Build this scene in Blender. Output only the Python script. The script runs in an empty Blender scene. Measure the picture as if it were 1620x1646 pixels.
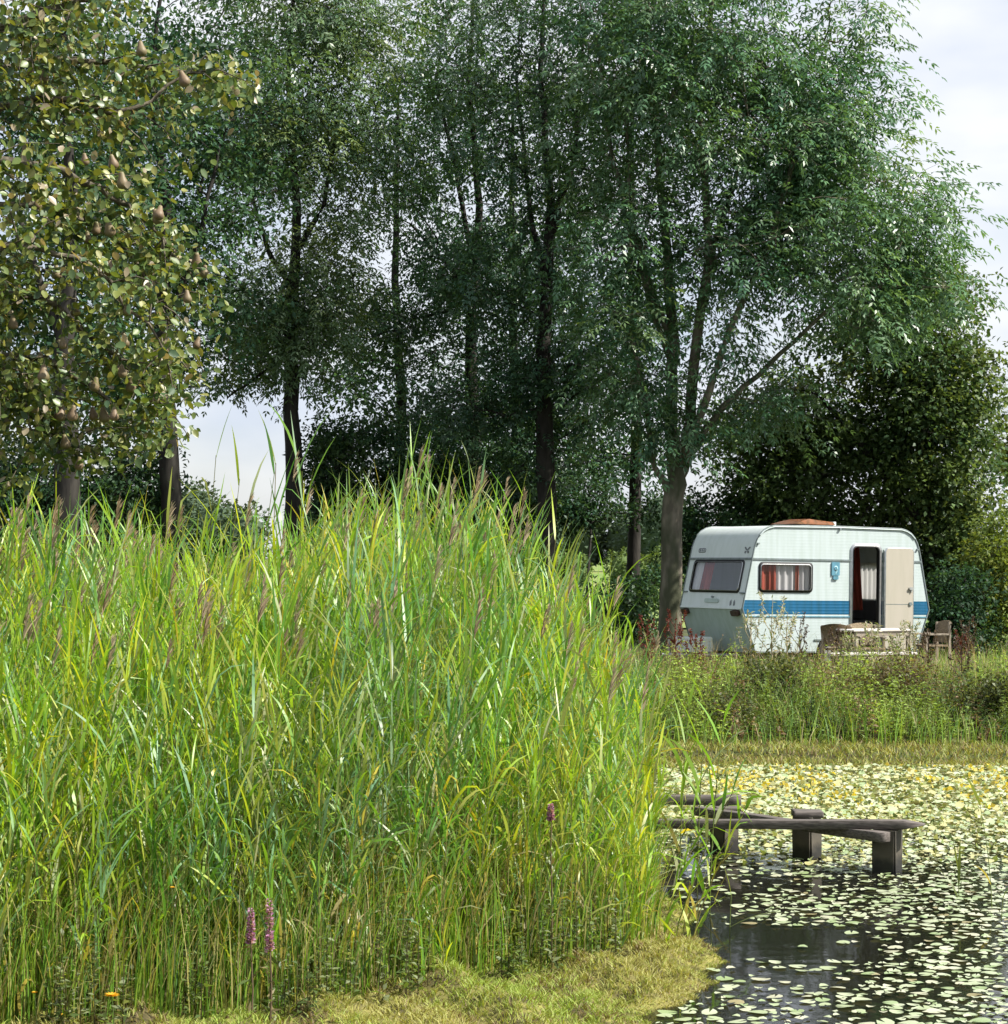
import bpy, bmesh, math, random
import numpy as np
from mathutils import Vector, Matrix
from mathutils.geometry import tessellate_polygon

R = math.radians
rng = np.random.default_rng(7)
random.seed(7)
scene = bpy.context.scene
COL = scene.collection

# ------------------------------------------------------------------ camera
F, HC, HOR = 3600.0, 2.4, 895.0          # focal length in photo pixels, eye height over the water, horizon row
DS = F / 1900.0                           # distances below are given for a 1900 px lens and stretched to the real one
cam_d = bpy.data.cameras.new('camera')
cam_d.sensor_fit = 'HORIZONTAL'
cam_d.sensor_width = 36.0
cam_d.lens = F / 1620 * 36.0
cam_d.shift_y = (HOR - 823) / 1620
cam_d.clip_start = 0.1
cam_d.clip_end = 6000
cam = bpy.data.objects.new('camera', cam_d)
cam.location = (0, 0, HC)
cam.rotation_euler = (R(90), 0, 0)
COL.objects.link(cam)
scene.camera = cam

# ------------------------------------------------------------------ world and sun
SUN_DIR = Vector((0.93, -0.22, 0.0)).normalized()
SUN_EL = R(46)
world = bpy.data.worlds.new('World')
scene.world = world
world.use_nodes = True
wn, wl = world.node_tree.nodes, world.node_tree.links
wn.clear()
sky = wn.new('ShaderNodeTexSky')
sky.sky_type = 'NISHITA'
sky.sun_disc = False
sky.sun_elevation = SUN_EL
sky.sun_rotation = math.atan2(SUN_DIR.x, SUN_DIR.y)
sky.air_density = 1.0
sky.dust_density = 1.5
sky.ozone_density = 1.0
tc = wn.new('ShaderNodeTexCoord')
mp = wn.new('ShaderNodeMapping')
mp.inputs['Scale'].default_value = (1.0, 1.0, 2.6)
nz = wn.new('ShaderNodeTexNoise')
nz.inputs['Scale'].default_value = 4.5
nz.inputs['Detail'].default_value = 7
nz.inputs['Roughness'].default_value = 0.52
rmp = wn.new('ShaderNodeValToRGB')
rmp.color_ramp.elements[0].position = 0.40
rmp.color_ramp.elements[0].color = (0.62, 0.62, 0.62, 1)
rmp.color_ramp.elements[1].position = 0.60
rmp.color_ramp.elements[1].color = (0.97, 0.97, 0.97, 1)
mixc = wn.new('ShaderNodeMix')
mixc.data_type = 'RGBA'
mixc.inputs[7].default_value = (5.5, 5.8, 6.35, 1)
nz2 = wn.new('ShaderNodeTexNoise')
nz2.inputs['Scale'].default_value = 7.0
nz2.inputs['Detail'].default_value = 4
wl.new(mp.outputs['Vector'], nz2.inputs['Vector'])
rm2 = wn.new('ShaderNodeMapRange')
rm2.inputs[1].default_value = 0.38; rm2.inputs[2].default_value = 0.62
wl.new(nz2.outputs['Fac'], rm2.inputs[0])
cm2 = wn.new('ShaderNodeMix'); cm2.data_type = 'RGBA'
cm2.inputs[6].default_value = (4.6, 5.05, 5.9, 1)
cm2.inputs[7].default_value = (6.3, 6.45, 6.75, 1)
wl.new(rm2.outputs[0], cm2.inputs[0])
wl.new(cm2.outputs[2], mixc.inputs[7])
bg = wn.new('ShaderNodeBackground')
bg.inputs['Strength'].default_value = 0.085
wo = wn.new('ShaderNodeOutputWorld')
wl.new(tc.outputs['Generated'], mp.inputs['Vector'])
wl.new(mp.outputs['Vector'], nz.inputs['Vector'])
wl.new(nz.outputs['Fac'], rmp.inputs['Fac'])
wl.new(rmp.outputs['Color'], mixc.inputs[0])
wl.new(sky.outputs['Color'], mixc.inputs[6])
wl.new(mixc.outputs[2], bg.inputs['Color'])
wl.new(bg.outputs['Background'], wo.inputs['Surface'])

sun_d = bpy.data.lights.new('sun', 'SUN')
sun_d.energy = 5.0
sun_d.angle = R(0.6)
sun_d.color = (1.0, 0.955, 0.865)
sun = bpy.data.objects.new('sun', sun_d)
COL.objects.link(sun)
sd = Vector((SUN_DIR.x * math.cos(SUN_EL), SUN_DIR.y * math.cos(SUN_EL), math.sin(SUN_EL)))
sun.rotation_euler = sd.to_track_quat('Z', 'Y').to_euler()
sun.location = sd * 60

scene.view_settings.view_transform = 'Standard'
scene.view_settings.look = 'None'
scene.view_settings.exposure = 0.92
scene.view_settings.gamma = 1.0
scene.view_settings.use_curve_mapping = False
scene.render.engine = 'CYCLES'
scene.cycles.use_denoising = True
scene.cycles.max_bounces = 5
scene.cycles.diffuse_bounces = 2
scene.cycles.glossy_bounces = 2
scene.cycles.transmission_bounces = 5
scene.cycles.transparent_max_bounces = 10
scene.cycles.caustics_reflective = False
scene.cycles.caustics_refractive = False
scene.cycles.use_adaptive_sampling = True
scene.cycles.adaptive_threshold = 0.02


# ------------------------------------------------------------------ helpers
def P(px, py, D):
    """photo pixel and distance -> world point"""
    D = D * DS
    return Vector(((px - 810) / F * D, D, HC - (py - HOR) / F * D))


def tag(o, label=None, cat=None, group=None, kind=None):
    if label: o['label'] = label
    if cat: o['category'] = cat
    if group: o['group'] = group
    if kind: o['kind'] = kind
    return o


def empty(name, loc=(0, 0, 0), rot=(0, 0, 0)):
    o = bpy.data.objects.new(name, None)
    o.location = loc
    o.rotation_euler = rot
    o.empty_display_size = 0.1
    COL.objects.link(o)
    return o


def link(name, me, parent=None):
    o = bpy.data.objects.new(name, me)
    COL.objects.link(o)
    if parent is not None:
        o.parent = parent
    return o


def np_mesh(name, V, Q, mat=None, tint=None, smooth=False, tris=None):
    """V (n,3), Q (m,4) quads, tris (k,3) -> mesh; tint (n,3) per vertex colour"""
    me = bpy.data.meshes.new(name)
    V = np.asarray(V, dtype=np.float32).reshape(-1, 3)
    Q = np.asarray(Q, dtype=np.int32).reshape(-1, 4) if Q is not None else np.zeros((0, 4), np.int32)
    T = np.asarray(tris, dtype=np.int32).reshape(-1, 3) if tris is not None else np.zeros((0, 3), np.int32)
    nl = len(Q) * 4 + len(T) * 3
    me.vertices.add(len(V))
    me.vertices.foreach_set('co', V.ravel())
    me.loops.add(nl)
    me.loops.foreach_set('vertex_index', np.concatenate([Q.ravel(), T.ravel()]).astype(np.int32))
    me.polygons.add(len(Q) + len(T))
    st = np.concatenate([np.arange(len(Q)) * 4, len(Q) * 4 + np.arange(len(T)) * 3]).astype(np.int32)
    me.polygons.foreach_set('loop_start', st)
    if smooth:
        me.polygons.foreach_set('use_smooth', np.ones(len(st), dtype=bool))
    me.update(calc_edges=True)
    if tint is not None:
        a = me.attributes.new('tint', 'FLOAT_COLOR', 'POINT')
        c = np.ones((len(V), 4), np.float32)
        c[:, :3] = np.asarray(tint, np.float32).reshape(-1, 3)
        a.data.foreach_set('color', c.ravel())
    if mat is not None:
        me.materials.append(mat)
    return me


class Geo:
    """collects vertex / quad / colour arrays for one mesh"""
    def __init__(self):
        self.V, self.Q, self.C, self.n = [], [], [], 0

    def add(self, V, Q, C):
        V = np.asarray(V, np.float32).reshape(-1, 3)
        self.V.append(V)
        self.Q.append(np.asarray(Q, np.int32).reshape(-1, 4) + self.n)
        C = np.asarray(C, np.float32)
        if C.ndim == 1:
            C = np.tile(C, (len(V), 1))
        self.C.append(C.reshape(-1, 3))
        self.n += len(V)

    def mesh(self, name, mat, smooth=False):
        return np_mesh(name, np.concatenate(self.V), np.concatenate(self.Q), mat, np.concatenate(self.C), smooth)


def unit(v):
    return v / np.maximum(np.linalg.norm(v, axis=-1, keepdims=True), 1e-9)


def ribbons(Pt, Wv, wd):
    """Pt (n,k,3) centre lines, Wv (n,k,3) unit width vectors, wd (n,k) half widths"""
    n, k, _ = Pt.shape
    V = np.stack([Pt - Wv * wd[..., None], Pt + Wv * wd[..., None]], axis=2).reshape(-1, 3)
    i = np.arange(n)[:, None] * (2 * k) + np.arange(k - 1)[None, :] * 2
    Q = np.stack([i, i + 1, i + 3, i + 2], axis=-1).reshape(-1, 4)
    return V, Q


def tubes(Pt, Rd, sides=5):
    """Pt (n,k,3), Rd (n,k)"""
    n, k, _ = Pt.shape
    T = np.empty_like(Pt)
    T[:, 1:-1] = Pt[:, 2:] - Pt[:, :-2]
    T[:, 0] = Pt[:, 1] - Pt[:, 0]
    T[:, -1] = Pt[:, -1] - Pt[:, -2]
    T = unit(T)
    ref = np.where(np.abs(T[..., 2:3]) > 0.9, np.array([1.0, 0, 0]), np.array([0, 0, 1.0]))
    A = unit(np.cross(T, ref))
    B = np.cross(T, A)
    th = np.arange(sides) / sides * 2 * np.pi
    V = (Pt[:, :, None] + Rd[:, :, None, None] * (A[:, :, None] * np.cos(th)[None, None, :, None] + B[:, :, None] * np.sin(th)[None, None, :, None]))
    V = V.reshape(-1, 3)
    b = (np.arange(n)[:, None, None] * k + np.arange(k - 1)[None, :, None]) * sides
    s = np.arange(sides)[None, None, :]
    s2 = (s + 1) % sides
    Q = np.stack([b + s, b + s2, b + sides + s2, b + sides + s], axis=-1).reshape(-1, 4)
    return V, Q


def leaves(base, d, nrm, ln, wd, fold=0.15):
    """one folded diamond quad per leaf"""
    d = unit(d)
    s = unit(np.cross(d, nrm))
    up = np.cross(s, d)
    ln, wd = ln[:, None], wd[:, None]
    a = base
    tip = base + d * ln - up * ln * 0.12
    mid = base + d * ln * 0.45
    l = mid + s * wd * 0.5 + up * wd * fold
    r = mid - s * wd * 0.5 + up * wd * fold
    V = np.stack([a, r, tip, l], axis=1).reshape(-1, 3)
    Q = np.arange(len(base) * 4).reshape(-1, 4)
    return V, Q


def rdir(n, up=0.0):
    v = rng.normal(size=(n, 3))
    v[:, 2] += up
    return unit(v)


def rep(c, k):
    return np.repeat(c, k, axis=0)


def mixcol(a, b, t):
    a, b = np.array(a, float), np.array(b, float)
    return a[None] + (b - a)[None] * np.asarray(t)[:, None]


# ------------------------------------------------------------------ materials
def new_mat(name):
    m = bpy.data.materials.new(name)
    m.use_nodes = True
    nt = m.node_tree
    nt.nodes.clear()
    out = nt.nodes.new('ShaderNodeOutputMaterial')
    return m, nt, out


def leaf_mat(name, rough=0.45, trans=0.35, spec=0.4, gain=(1.35, 1.25, 0.55)):
    m, nt, out = new_mat(name)
    at = nt.nodes.new('ShaderNodeAttribute'); at.attribute_name = 'tint'
    pb = nt.nodes.new('ShaderNodeBsdfPrincipled')
    pb.inputs['Roughness'].default_value = rough
    pb.inputs['Specular IOR Level'].default_value = spec
    nt.links.new(at.outputs['Color'], pb.inputs['Base Color'])
    tr = nt.nodes.new('ShaderNodeBsdfTranslucent')
    mu = nt.nodes.new('ShaderNodeMix'); mu.data_type = 'RGBA'; mu.blend_type = 'MULTIPLY'
    mu.inputs[0].default_value = 1.0
    mu.inputs[7].default_value = (*gain, 1)
    nt.links.new(at.outputs['Color'], mu.inputs[6])
    nt.links.new(mu.outputs[2], tr.inputs['Color'])
    mx = nt.nodes.new('ShaderNodeMixShader'); mx.inputs[0].default_value = trans
    nt.links.new(pb.outputs[0], mx.inputs[1]); nt.links.new(tr.outputs[0], mx.inputs[2])
    nt.links.new(mx.outputs[0], out.inputs[0])
    return m


def noise_mat(name, c1, c2, scale=6.0, rough=0.8, bump=0.0, detail=5, c3=None, scale2=None, stretch=(1, 1, 1), spec=0.3, metal=0.0, dist=0.02):
    m, nt, out = new_mat(name)
    tcn = nt.nodes.new('ShaderNodeTexCoord')
    mpn = nt.nodes.new('ShaderNodeMapping'); mpn.inputs['Scale'].default_value = stretch
    n1 = nt.nodes.new('ShaderNodeTexNoise'); n1.inputs['Scale'].default_value = scale; n1.inputs['Detail'].default_value = detail
    nt.links.new(tcn.outputs['Object'], mpn.inputs[0]); nt.links.new(mpn.outputs[0], n1.inputs['Vector'])
    rp = nt.nodes.new('ShaderNodeValToRGB')
    rp.color_ramp.elements[0].position = 0.35; rp.color_ramp.elements[0].color = (*c1, 1)
    rp.color_ramp.elements[1].position = 0.65; rp.color_ramp.elements[1].color = (*c2, 1)
    nt.links.new(n1.outputs['Fac'], rp.inputs[0])
    col = rp.outputs[0]
    if c3 is not None:
        n2 = nt.nodes.new('ShaderNodeTexNoise'); n2.inputs['Scale'].default_value = scale2 or scale * 0.2; n2.inputs['Detail'].default_value = 3
        nt.links.new(mpn.outputs[0], n2.inputs['Vector'])
        r2 = nt.nodes.new('ShaderNodeValToRGB'); r2.color_ramp.elements[0].position = 0.45; r2.color_ramp.elements[1].position = 0.62
        nt.links.new(n2.outputs['Fac'], r2.inputs[0])
        mx = nt.nodes.new('ShaderNodeMix'); mx.data_type = 'RGBA'; mx.inputs[7].default_value = (*c3, 1)
        nt.links.new(r2.outputs[0], mx.inputs[0]); nt.links.new(col, mx.inputs[6])
        col = mx.outputs[2]
    pb = nt.nodes.new('ShaderNodeBsdfPrincipled')
    pb.inputs['Roughness'].default_value = rough
    pb.inputs['Specular IOR Level'].default_value = spec
    pb.inputs['Metallic'].default_value = metal
    nt.links.new(col, pb.inputs['Base Color'])
    if bump:
        bp = nt.nodes.new('ShaderNodeBump'); bp.inputs['Strength'].default_value = bump; bp.inputs['Distance'].default_value = dist
        nt.links.new(n1.outputs['Fac'], bp.inputs['Height']); nt.links.new(bp.outputs[0], pb.inputs['Normal'])
    nt.links.new(pb.outputs[0], out.inputs[0])
    return m


M = {}
M['leaf'] = leaf_mat('tree_leaf', 0.38, 0.32, 0.55)
M['broad'] = leaf_mat('broad_leaf', 0.5, 0.36, 0.25)
M['farleaf'] = leaf_mat('far_leaf', 0.8, 0.2, 0.1)
M['reed'] = leaf_mat('reed_leaf', 0.4, 0.45, 0.5, (1.3, 1.25, 0.5))
M['herb'] = leaf_mat('herb_leaf', 0.55, 0.32, 0.3)
M['pearleaf'] = leaf_mat('pear_leaf', 0.4, 0.32, 0.5, (1.4, 1.25, 0.5))
M['pad'] = leaf_mat('lily_pad_leaf', 0.3, 0.06, 0.9)
M['dry'] = leaf_mat('dry_stalk', 0.7, 0.15, 0.2, (1, 1, 1))
M['bark'] = noise_mat('bark', (0.016, 0.014, 0.012), (0.042, 0.038, 0.032), 9, 0.9, 0.6, stretch=(1, 1, 0.25))  # bark colour darkened to hold the backlit shade under the crowns
M['ashbark'] = noise_mat('ash_bark', (0.12, 0.105, 0.08), (0.24, 0.21, 0.165), 8, 0.88, 0.5, c3=(0.07, 0.075, 0.045), scale2=2.5, stretch=(1, 1, 0.4))
M['pearbark'] = noise_mat('pear_bark', (0.06, 0.05, 0.035), (0.16, 0.14, 0.1), 30, 0.9, 0.5)
M['ground'] = noise_mat('ground_soil', (0.03, 0.04, 0.012), (0.075, 0.085, 0.022), 1.3, 0.95, 0.3, c3=(0.055, 0.05, 0.022), scale2=0.5)
M['mud'] = noise_mat('pond_bed', (0.02, 0.018, 0.012), (0.04, 0.035, 0.022), 2, 0.9)


def water_mat():
    m, nt, out = new_mat('pond_water')
    pb = nt.nodes.new('ShaderNodeBsdfPrincipled')
    pb.inputs['Base Color'].default_value = (0.012, 0.012, 0.009, 1)
    pb.inputs['Roughness'].default_value = 0.04
    pb.inputs['IOR'].default_value = 1.33
    t = nt.nodes.new('ShaderNodeTexCoord')
    n1 = nt.nodes.new('ShaderNodeTexNoise'); n1.inputs['Scale'].default_value = 5.0; n1.inputs['Detail'].default_value = 3
    bp = nt.nodes.new('ShaderNodeBump'); bp.inputs['Strength'].default_value = 0.05; bp.inputs['Distance'].default_value = 0.02
    nt.links.new(t.outputs['Object'], n1.inputs['Vector']); nt.links.new(n1.outputs['Fac'], bp.inputs['Height'])
    nt.links.new(bp.outputs[0], pb.inputs['Normal']); nt.links.new(pb.outputs[0], out.inputs[0])
    return m


M['water'] = water_mat()


# ------------------------------------------------------------------ terrain
def sstep(a, b, x):
    t = np.clip((x - a) / (b - a), 0, 1)
    return t * t * (3 - 2 * t)


def marsh_edge(y):
    """x of the reed marsh's water side"""
    y = np.asarray(y, float) / DS
    e = np.interp(y, [2.0, 5.0, 6.1, 6.5, 7.0, 7.25, 7.45, 7.7, 8.1, 9.0, 11, 13, 14.5], [-0.4, 0.2, 0.72, 1.02, 1.28, 1.18, 1.05, 1.22, 1.12, 1.15, 1.3, 1.6, 2.2])
    return e


def bank_edge(x):
    return (14.0 + 0.15 * np.sin(np.asarray(x) * 0.9) + 0.07 * np.sin(np.asarray(x) * 2.3 + 1)) * DS


def ground_z(x, y):
    x, y = np.asarray(x, float), np.asarray(y, float)
    d = np.minimum(np.minimum(x - marsh_edge(y) + 0.45, bank_edge(x) - y), np.minimum(y - 2.2, 26 - x))
    y = y / DS
    land = -0.05 + 0.12 * sstep(13.4, 14.2, y) + 0.38 * sstep(14.1, 17.5, y) + 0.25 * sstep(-3.2, -6, x) * (1 - sstep(12, 16, y)) + 0.9 * sstep(3.0, 0.0, y) + 0.5 * sstep(26, 29, x)
    land = land + 0.03 * np.sin(x * 1.7 + 0.4) * np.sin(y * 1.3) * sstep(13, 18, y)
    land = np.minimum(land, 1.0)
    pond = -0.75 * sstep(0, 0.9, d)
    return np.where(d > 0, np.minimum(pond - 0.03, land) + (land + 0.03) * (1 - sstep(0, 0.2, d)) * (land > 0), land)


def make_ground():
    def axis(lo, hi, fine_lo, fine_hi, step, grow=1.25):
        c = list(np.arange(fine_lo, fine_hi + 1e-6, step))
        s, v = step, fine_hi
        while v < hi:
            s *= grow; v += s; c.append(min(v, hi))
        s, v = step, fine_lo
        while v > lo:
            s *= grow; v -= s; c.insert(0, max(v, lo))
        return np.array(c)
    xs = axis(-1500, 1500, -8, 13, 0.25)
    ys = axis(-60, 3000, 1, 46, 0.3)
    X, Y = np.meshgrid(xs, ys)
    Z = ground_z(X, Y)
    V = np.stack([X, Y, Z], -1).reshape(-1, 3)
    nx, ny = len(xs), len(ys)
    i = (np.arange(ny - 1)[:, None] * nx + np.arange(nx - 1)[None]).reshape(-1)
    Q = np.stack([i, i + 1, i + nx + 1, i + nx], -1)
    # soil tint : wet mud in the pond, soil and turf on land, bright meadow far behind the trees
    me = np_mesh('ground', V, Q, M['ground'], smooth=True)
    o = link('ground', me)
    tag(o, kind='structure')
    return o


make_ground()

wv = [(-3, 1.6, 0), (26.6, 1.6, 0), (26.6, 28.0, 0), (-3, 28.0, 0)]
o = link('water', np_mesh('water', wv, [(0, 1, 2, 3)], M['water']))
tag(o, kind='structure')

# meadow beyond the trees, a sheet a little over the ground
M['meadow'] = noise_mat('meadow_grass', (0.10, 0.17, 0.03), (0.17, 0.25, 0.05), 0.6, 0.9, 0.4, c3=(0.2, 0.22, 0.07), scale2=0.05, dist=0.2)
xs = np.linspace(-400, 400, 41); ys = np.concatenate([np.linspace(60, 110, 12), np.linspace(125, 1400, 30)])
X, Y = np.meshgrid(xs, ys)
Z = ground_z(X, Y) + 0.05
V = np.stack([X, Y, Z], -1).reshape(-1, 3)
i = (np.arange(len(ys) - 1)[:, None] * 41 + np.arange(40)[None]).reshape(-1)
o = link('meadow', np_mesh('meadow', V, np.stack([i, i + 1, i + 42, i + 41], -1), M['meadow'], smooth=True))
tag(o, kind='structure')


# ------------------------------------------------------------------ caravan
def paint_mat(name, col, rough=0.35, ribs=0.0, spec=0.5, grime=0.12):
    m, nt, out = new_mat(name)
    t = nt.nodes.new('ShaderNodeTexCoord')
    n1 = nt.nodes.new('ShaderNodeTexNoise'); n1.inputs['Scale'].default_value = 2.2; n1.inputs['Detail'].default_value = 6
    mpn = nt.nodes.new('ShaderNodeMapping'); mpn.inputs['Scale'].default_value = (5.0, 5.0, 0.5)
    nt.links.new(t.outputs['Object'], mpn.inputs[0]); nt.links.new(mpn.outputs[0], n1.inputs['Vector'])
    rp = nt.nodes.new('ShaderNodeValToRGB')
    rp.color_ramp.elements[0].position = 0.35
    rp.color_ramp.elements[0].color = (col[0] * (1 - 1.5 * grime), col[1] * (1 - 1.25 * grime), col[2] * (1 - 1.7 * grime), 1)
    rp.color_ramp.elements[1].position = 0.6
    rp.color_ramp.elements[1].color = (*col, 1)
    nt.links.new(n1.outputs['Fac'], rp.inputs[0])
    pb = nt.nodes.new('ShaderNodeBsdfPrincipled')
    pb.inputs['Roughness'].default_value = rough
    pb.inputs['Specular IOR Level'].default_value = spec
    nt.links.new(rp.outputs[0], pb.inputs['Base Color'])
    if ribs:
        sx = nt.nodes.new('ShaderNodeSeparateXYZ'); nt.links.new(t.outputs['Object'], sx.inputs[0])
        ma = nt.nodes.new('ShaderNodeMath'); ma.operation = 'MULTIPLY'; ma.inputs[1].default_value = 2 * math.pi / 0.052
        nt.links.new(sx.outputs['Z'], ma.inputs[0])
        sn = nt.nodes.new('ShaderNodeMath'); sn.operation = 'SINE'; nt.links.new(ma.outputs[0], sn.inputs[0])
        pw = nt.nodes.new('ShaderNodeMath'); pw.operation = 'SMOOTH_MAX'; pw.inputs[1].default_value = 0.2; pw.inputs[2].default_value = 0.4
        nt.links.new(sn.outputs[0], pw.inputs[0])
        bp = nt.nodes.new('ShaderNodeBump'); bp.inputs['Strength'].default_value = ribs; bp.inputs['Distance'].default_value = 0.006
        nt.links.new(pw.outputs[0], bp.inputs['Height']); nt.links.new(bp.outputs[0], pb.inputs['Normal'])
    nt.links.new(pb.outputs[0], out.inputs[0])
    return m


def glass_mat():
    m, nt, out = new_mat('window_pane')
    tr = nt.nodes.new('ShaderNodeBsdfTransparent'); tr.inputs[0].default_value = (0.93, 0.94, 0.94, 1)
    gl = nt.nodes.new('ShaderNodeBsdfGlossy'); gl.inputs['Roughness'].default_value = 0.05
    lw = nt.nodes.new('ShaderNodeLayerWeight'); lw.inputs[0].default_value = 0.5
    pw = nt.nodes.new('ShaderNodeMath'); pw.operation = 'POWER'; pw.inputs[1].default_value = 3.0
    nt.links.new(lw.outputs['Facing'], pw.inputs[0])
    fr = nt.nodes.new('ShaderNodeMath'); fr.operation = 'MULTIPLY_ADD'; fr.inputs[1].default_value = 0.6; fr.inputs[2].default_value = 0.05
    nt.links.new(pw.outputs[0], fr.inputs[0])
    n1 = nt.nodes.new('ShaderNodeTexNoise'); n1.inputs['Scale'].default_value = 3
    bp = nt.nodes.new('ShaderNodeBump'); bp.inputs['Strength'].default_value = 0.25
    nt.links.new(n1.outputs['Fac'], bp.inputs['Height']); nt.links.new(bp.outputs[0], gl.inputs['Normal'])
    mx = nt.nodes.new('ShaderNodeMixShader')
    nt.links.new(fr.outputs[0], mx.inputs[0]); nt.links.new(tr.outputs[0], mx.inputs[1]); nt.links.new(gl.outputs[0], mx.inputs[2])
    nt.links.new(mx.outputs[0], out.inputs[0])
    return m


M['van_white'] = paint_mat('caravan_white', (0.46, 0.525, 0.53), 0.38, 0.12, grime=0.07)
M['van_end'] = paint_mat('caravan_end_white_lit', (0.58, 0.635, 0.63), 0.38, 0.0, grime=0.05)  # lighter copy of the side white, extra sky light put into the colour
M['van_lower'] = paint_mat('caravan_lower_shaded', (0.38, 0.46, 0.44), 0.5, 0.0, grime=0.10)  # darker copy of the white, shade of down-facing panels put into the colour
M['van_blue'] = paint_mat('caravan_blue', (0.006, 0.105, 0.225), 0.35, 0.4, grime=0.2)
M['van_trim'] = paint_mat('caravan_trim', (0.17, 0.20, 0.21), 0.45, grime=0.2)
M['rubber'] = paint_mat('black_rubber', (0.018, 0.018, 0.02), 0.6)
M['alu'] = noise_mat('aluminium', (0.45, 0.46, 0.46), (0.6, 0.61, 0.6), 12, 0.35, metal=0.8)
M['door_cream'] = paint_mat('door_inner_cream', (0.40, 0.365, 0.305), 0.6, grime=0.04)
M['vent_blue'] = paint_mat('vent_blue', (0.10, 0.26, 0.36), 0.5, grime=0.2)
M['amber'] = paint_mat('hatch_amber', (0.20, 0.075, 0.03), 0.3, grime=0.35)
M['lampred'] = paint_mat('lamp_dark', (0.05, 0.025, 0.018), 0.4)
M['int_dark'] = paint_mat('interior_panel', (0.13, 0.10, 0.075), 0.7)
M['int_floor'] = paint_mat('interior_floor', (0.2, 0.2, 0.19), 0.8)
M['curtain_red'] = paint_mat('curtain_red', (0.30, 0.05, 0.03), 0.85, grime=0.35)
M['curtain_white'] = leaf_mat('curtain_net', 0.9, 0.45, 0.1, (1, 1, 1))
M['cushion'] = paint_mat('cushion_grey', (0.085, 0.085, 0.09), 0.9)
M['decal'] = paint_mat('decal_grey', (0.16, 0.17, 0.19), 0.5)
M['glass'] = glass_mat()
M['galv'] = noise_mat('galvanised_steel', (0.2, 0.2, 0.2), (0.34, 0.34, 0.33), 10, 0.5, metal=0.6)

VA, VW, VL = R(26.8), 2.0, 4.0
VORG = Vector((4.02, 20.0 * DS, 0.77))
van = empty('caravan', VORG, (0, R(0.9), VA))
van.scale = (0.978, 1, 1)
tag(van, 'old white caravan with blue stripe parked under the trees, door open', 'caravan')


def rrect(u0, z0, u1, z1, r, seg=5):
    pts = []
    for cx, cz, a0 in ((u1 - r, z1 - r, 0), (u0 + r, z1 - r, 90), (u0 + r, z0 + r, 180), (u1 - r, z0 + r, 270)):
        for k in range(seg + 1):
            a = R(a0 + 90 * k / seg)
            pts.append((cx + r * math.cos(a), cz + r * math.sin(a)))
    return pts


def holed(name, outer, holes, to3d, mat, parent):
    polys = [[Vector((p[0], p[1], 0)) for p in pl] for pl in [outer] + holes]
    tri = tessellate_polygon(polys)
    V = [to3d(p[0], p[1]) for pl in polys for p in pl]
    return link(name, np_mesh(name, V, None, mat, tris=[tuple(t) for t in tri]), parent)


def ring(name, outer, inner, to3d, n3, d0, d1, mat, parent):
    """flat frame between two outlines with equal point counts, standing from d0 to d1 along n3"""
    n = len(outer); n3 = Vector(n3)
    V, Q = [], []
    for d in (d0, d1):
        for pl in (outer, inner):
            V += [Vector(to3d(*p)) + n3 * d for p in pl]
    for i in range(n):
        j = (i + 1) % n
        Q += [(2 * n + i, 2 * n + j, 3 * n + j, 3 * n + i), (i, j, 2 * n + j, 2 * n + i), (n + i, n + j, 3 * n + j, 3 * n + i), (i, j, n + j, n + i)]
    return link(name, np_mesh(name, V, Q, mat), parent)


def slab(name, outline, to3d, n3, d0, d1, mat, parent):
    n = len(outline); n3 = Vector(n3)
    V = [Vector(to3d(*p)) + n3 * d for d in (d0, d1) for p in outline]
    bm = bmesh.new()
    vs = [bm.verts.new(v) for v in V]
    bm.faces.new(vs[n:]); bm.faces.new(list(reversed(vs[:n])))
    for i in range(n):
        j = (i + 1) % n
        bm.faces.new((vs[i], vs[j], vs[n + j], vs[n + i]))
    bmesh.ops.recalc_face_normals(bm, faces=bm.faces)
    me = bpy.data.meshes.new(name); bm.to_mesh(me); bm.free()
    me.materials.append(mat)
    return link(name, me, parent)


def box_bm(bm, lo, hi, mtx=None):
    r = bmesh.ops.create_cube(bm, size=1.0)
    s = Vector(hi) - Vector(lo); c = (Vector(hi) + Vector(lo)) / 2
    for v in r['verts']:
        v.co = Vector((v.co.x * s.x, v.co.y * s.y, v.co.z * s.z)) + c
        if mtx: v.co = mtx @ v.co


def boxes(name, lst, mat, parent=None, bevel=0.0, mtx=None):
    bm = bmesh.new()
    for lo, hi in lst:
        box_bm(bm, lo, hi, mtx)
    if bevel:
        bmesh.ops.bevel(bm, geom=list(bm.edges), offset=bevel, segments=2, affect='EDGES', profile=0.6)
    me = bpy.data.meshes.new(name); bm.to_mesh(me); bm.free()
    me.materials.append(mat)
    return link(name, me, parent)


def arc(cx, cz, r, a0, a1, n):
    return [(cx + r * math.cos(R(a0 + (a1 - a0) * k / n)), cz + r * math.sin(R(a0 + (a1 - a0) * k / n))) for k in range(n + 1)]


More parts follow.
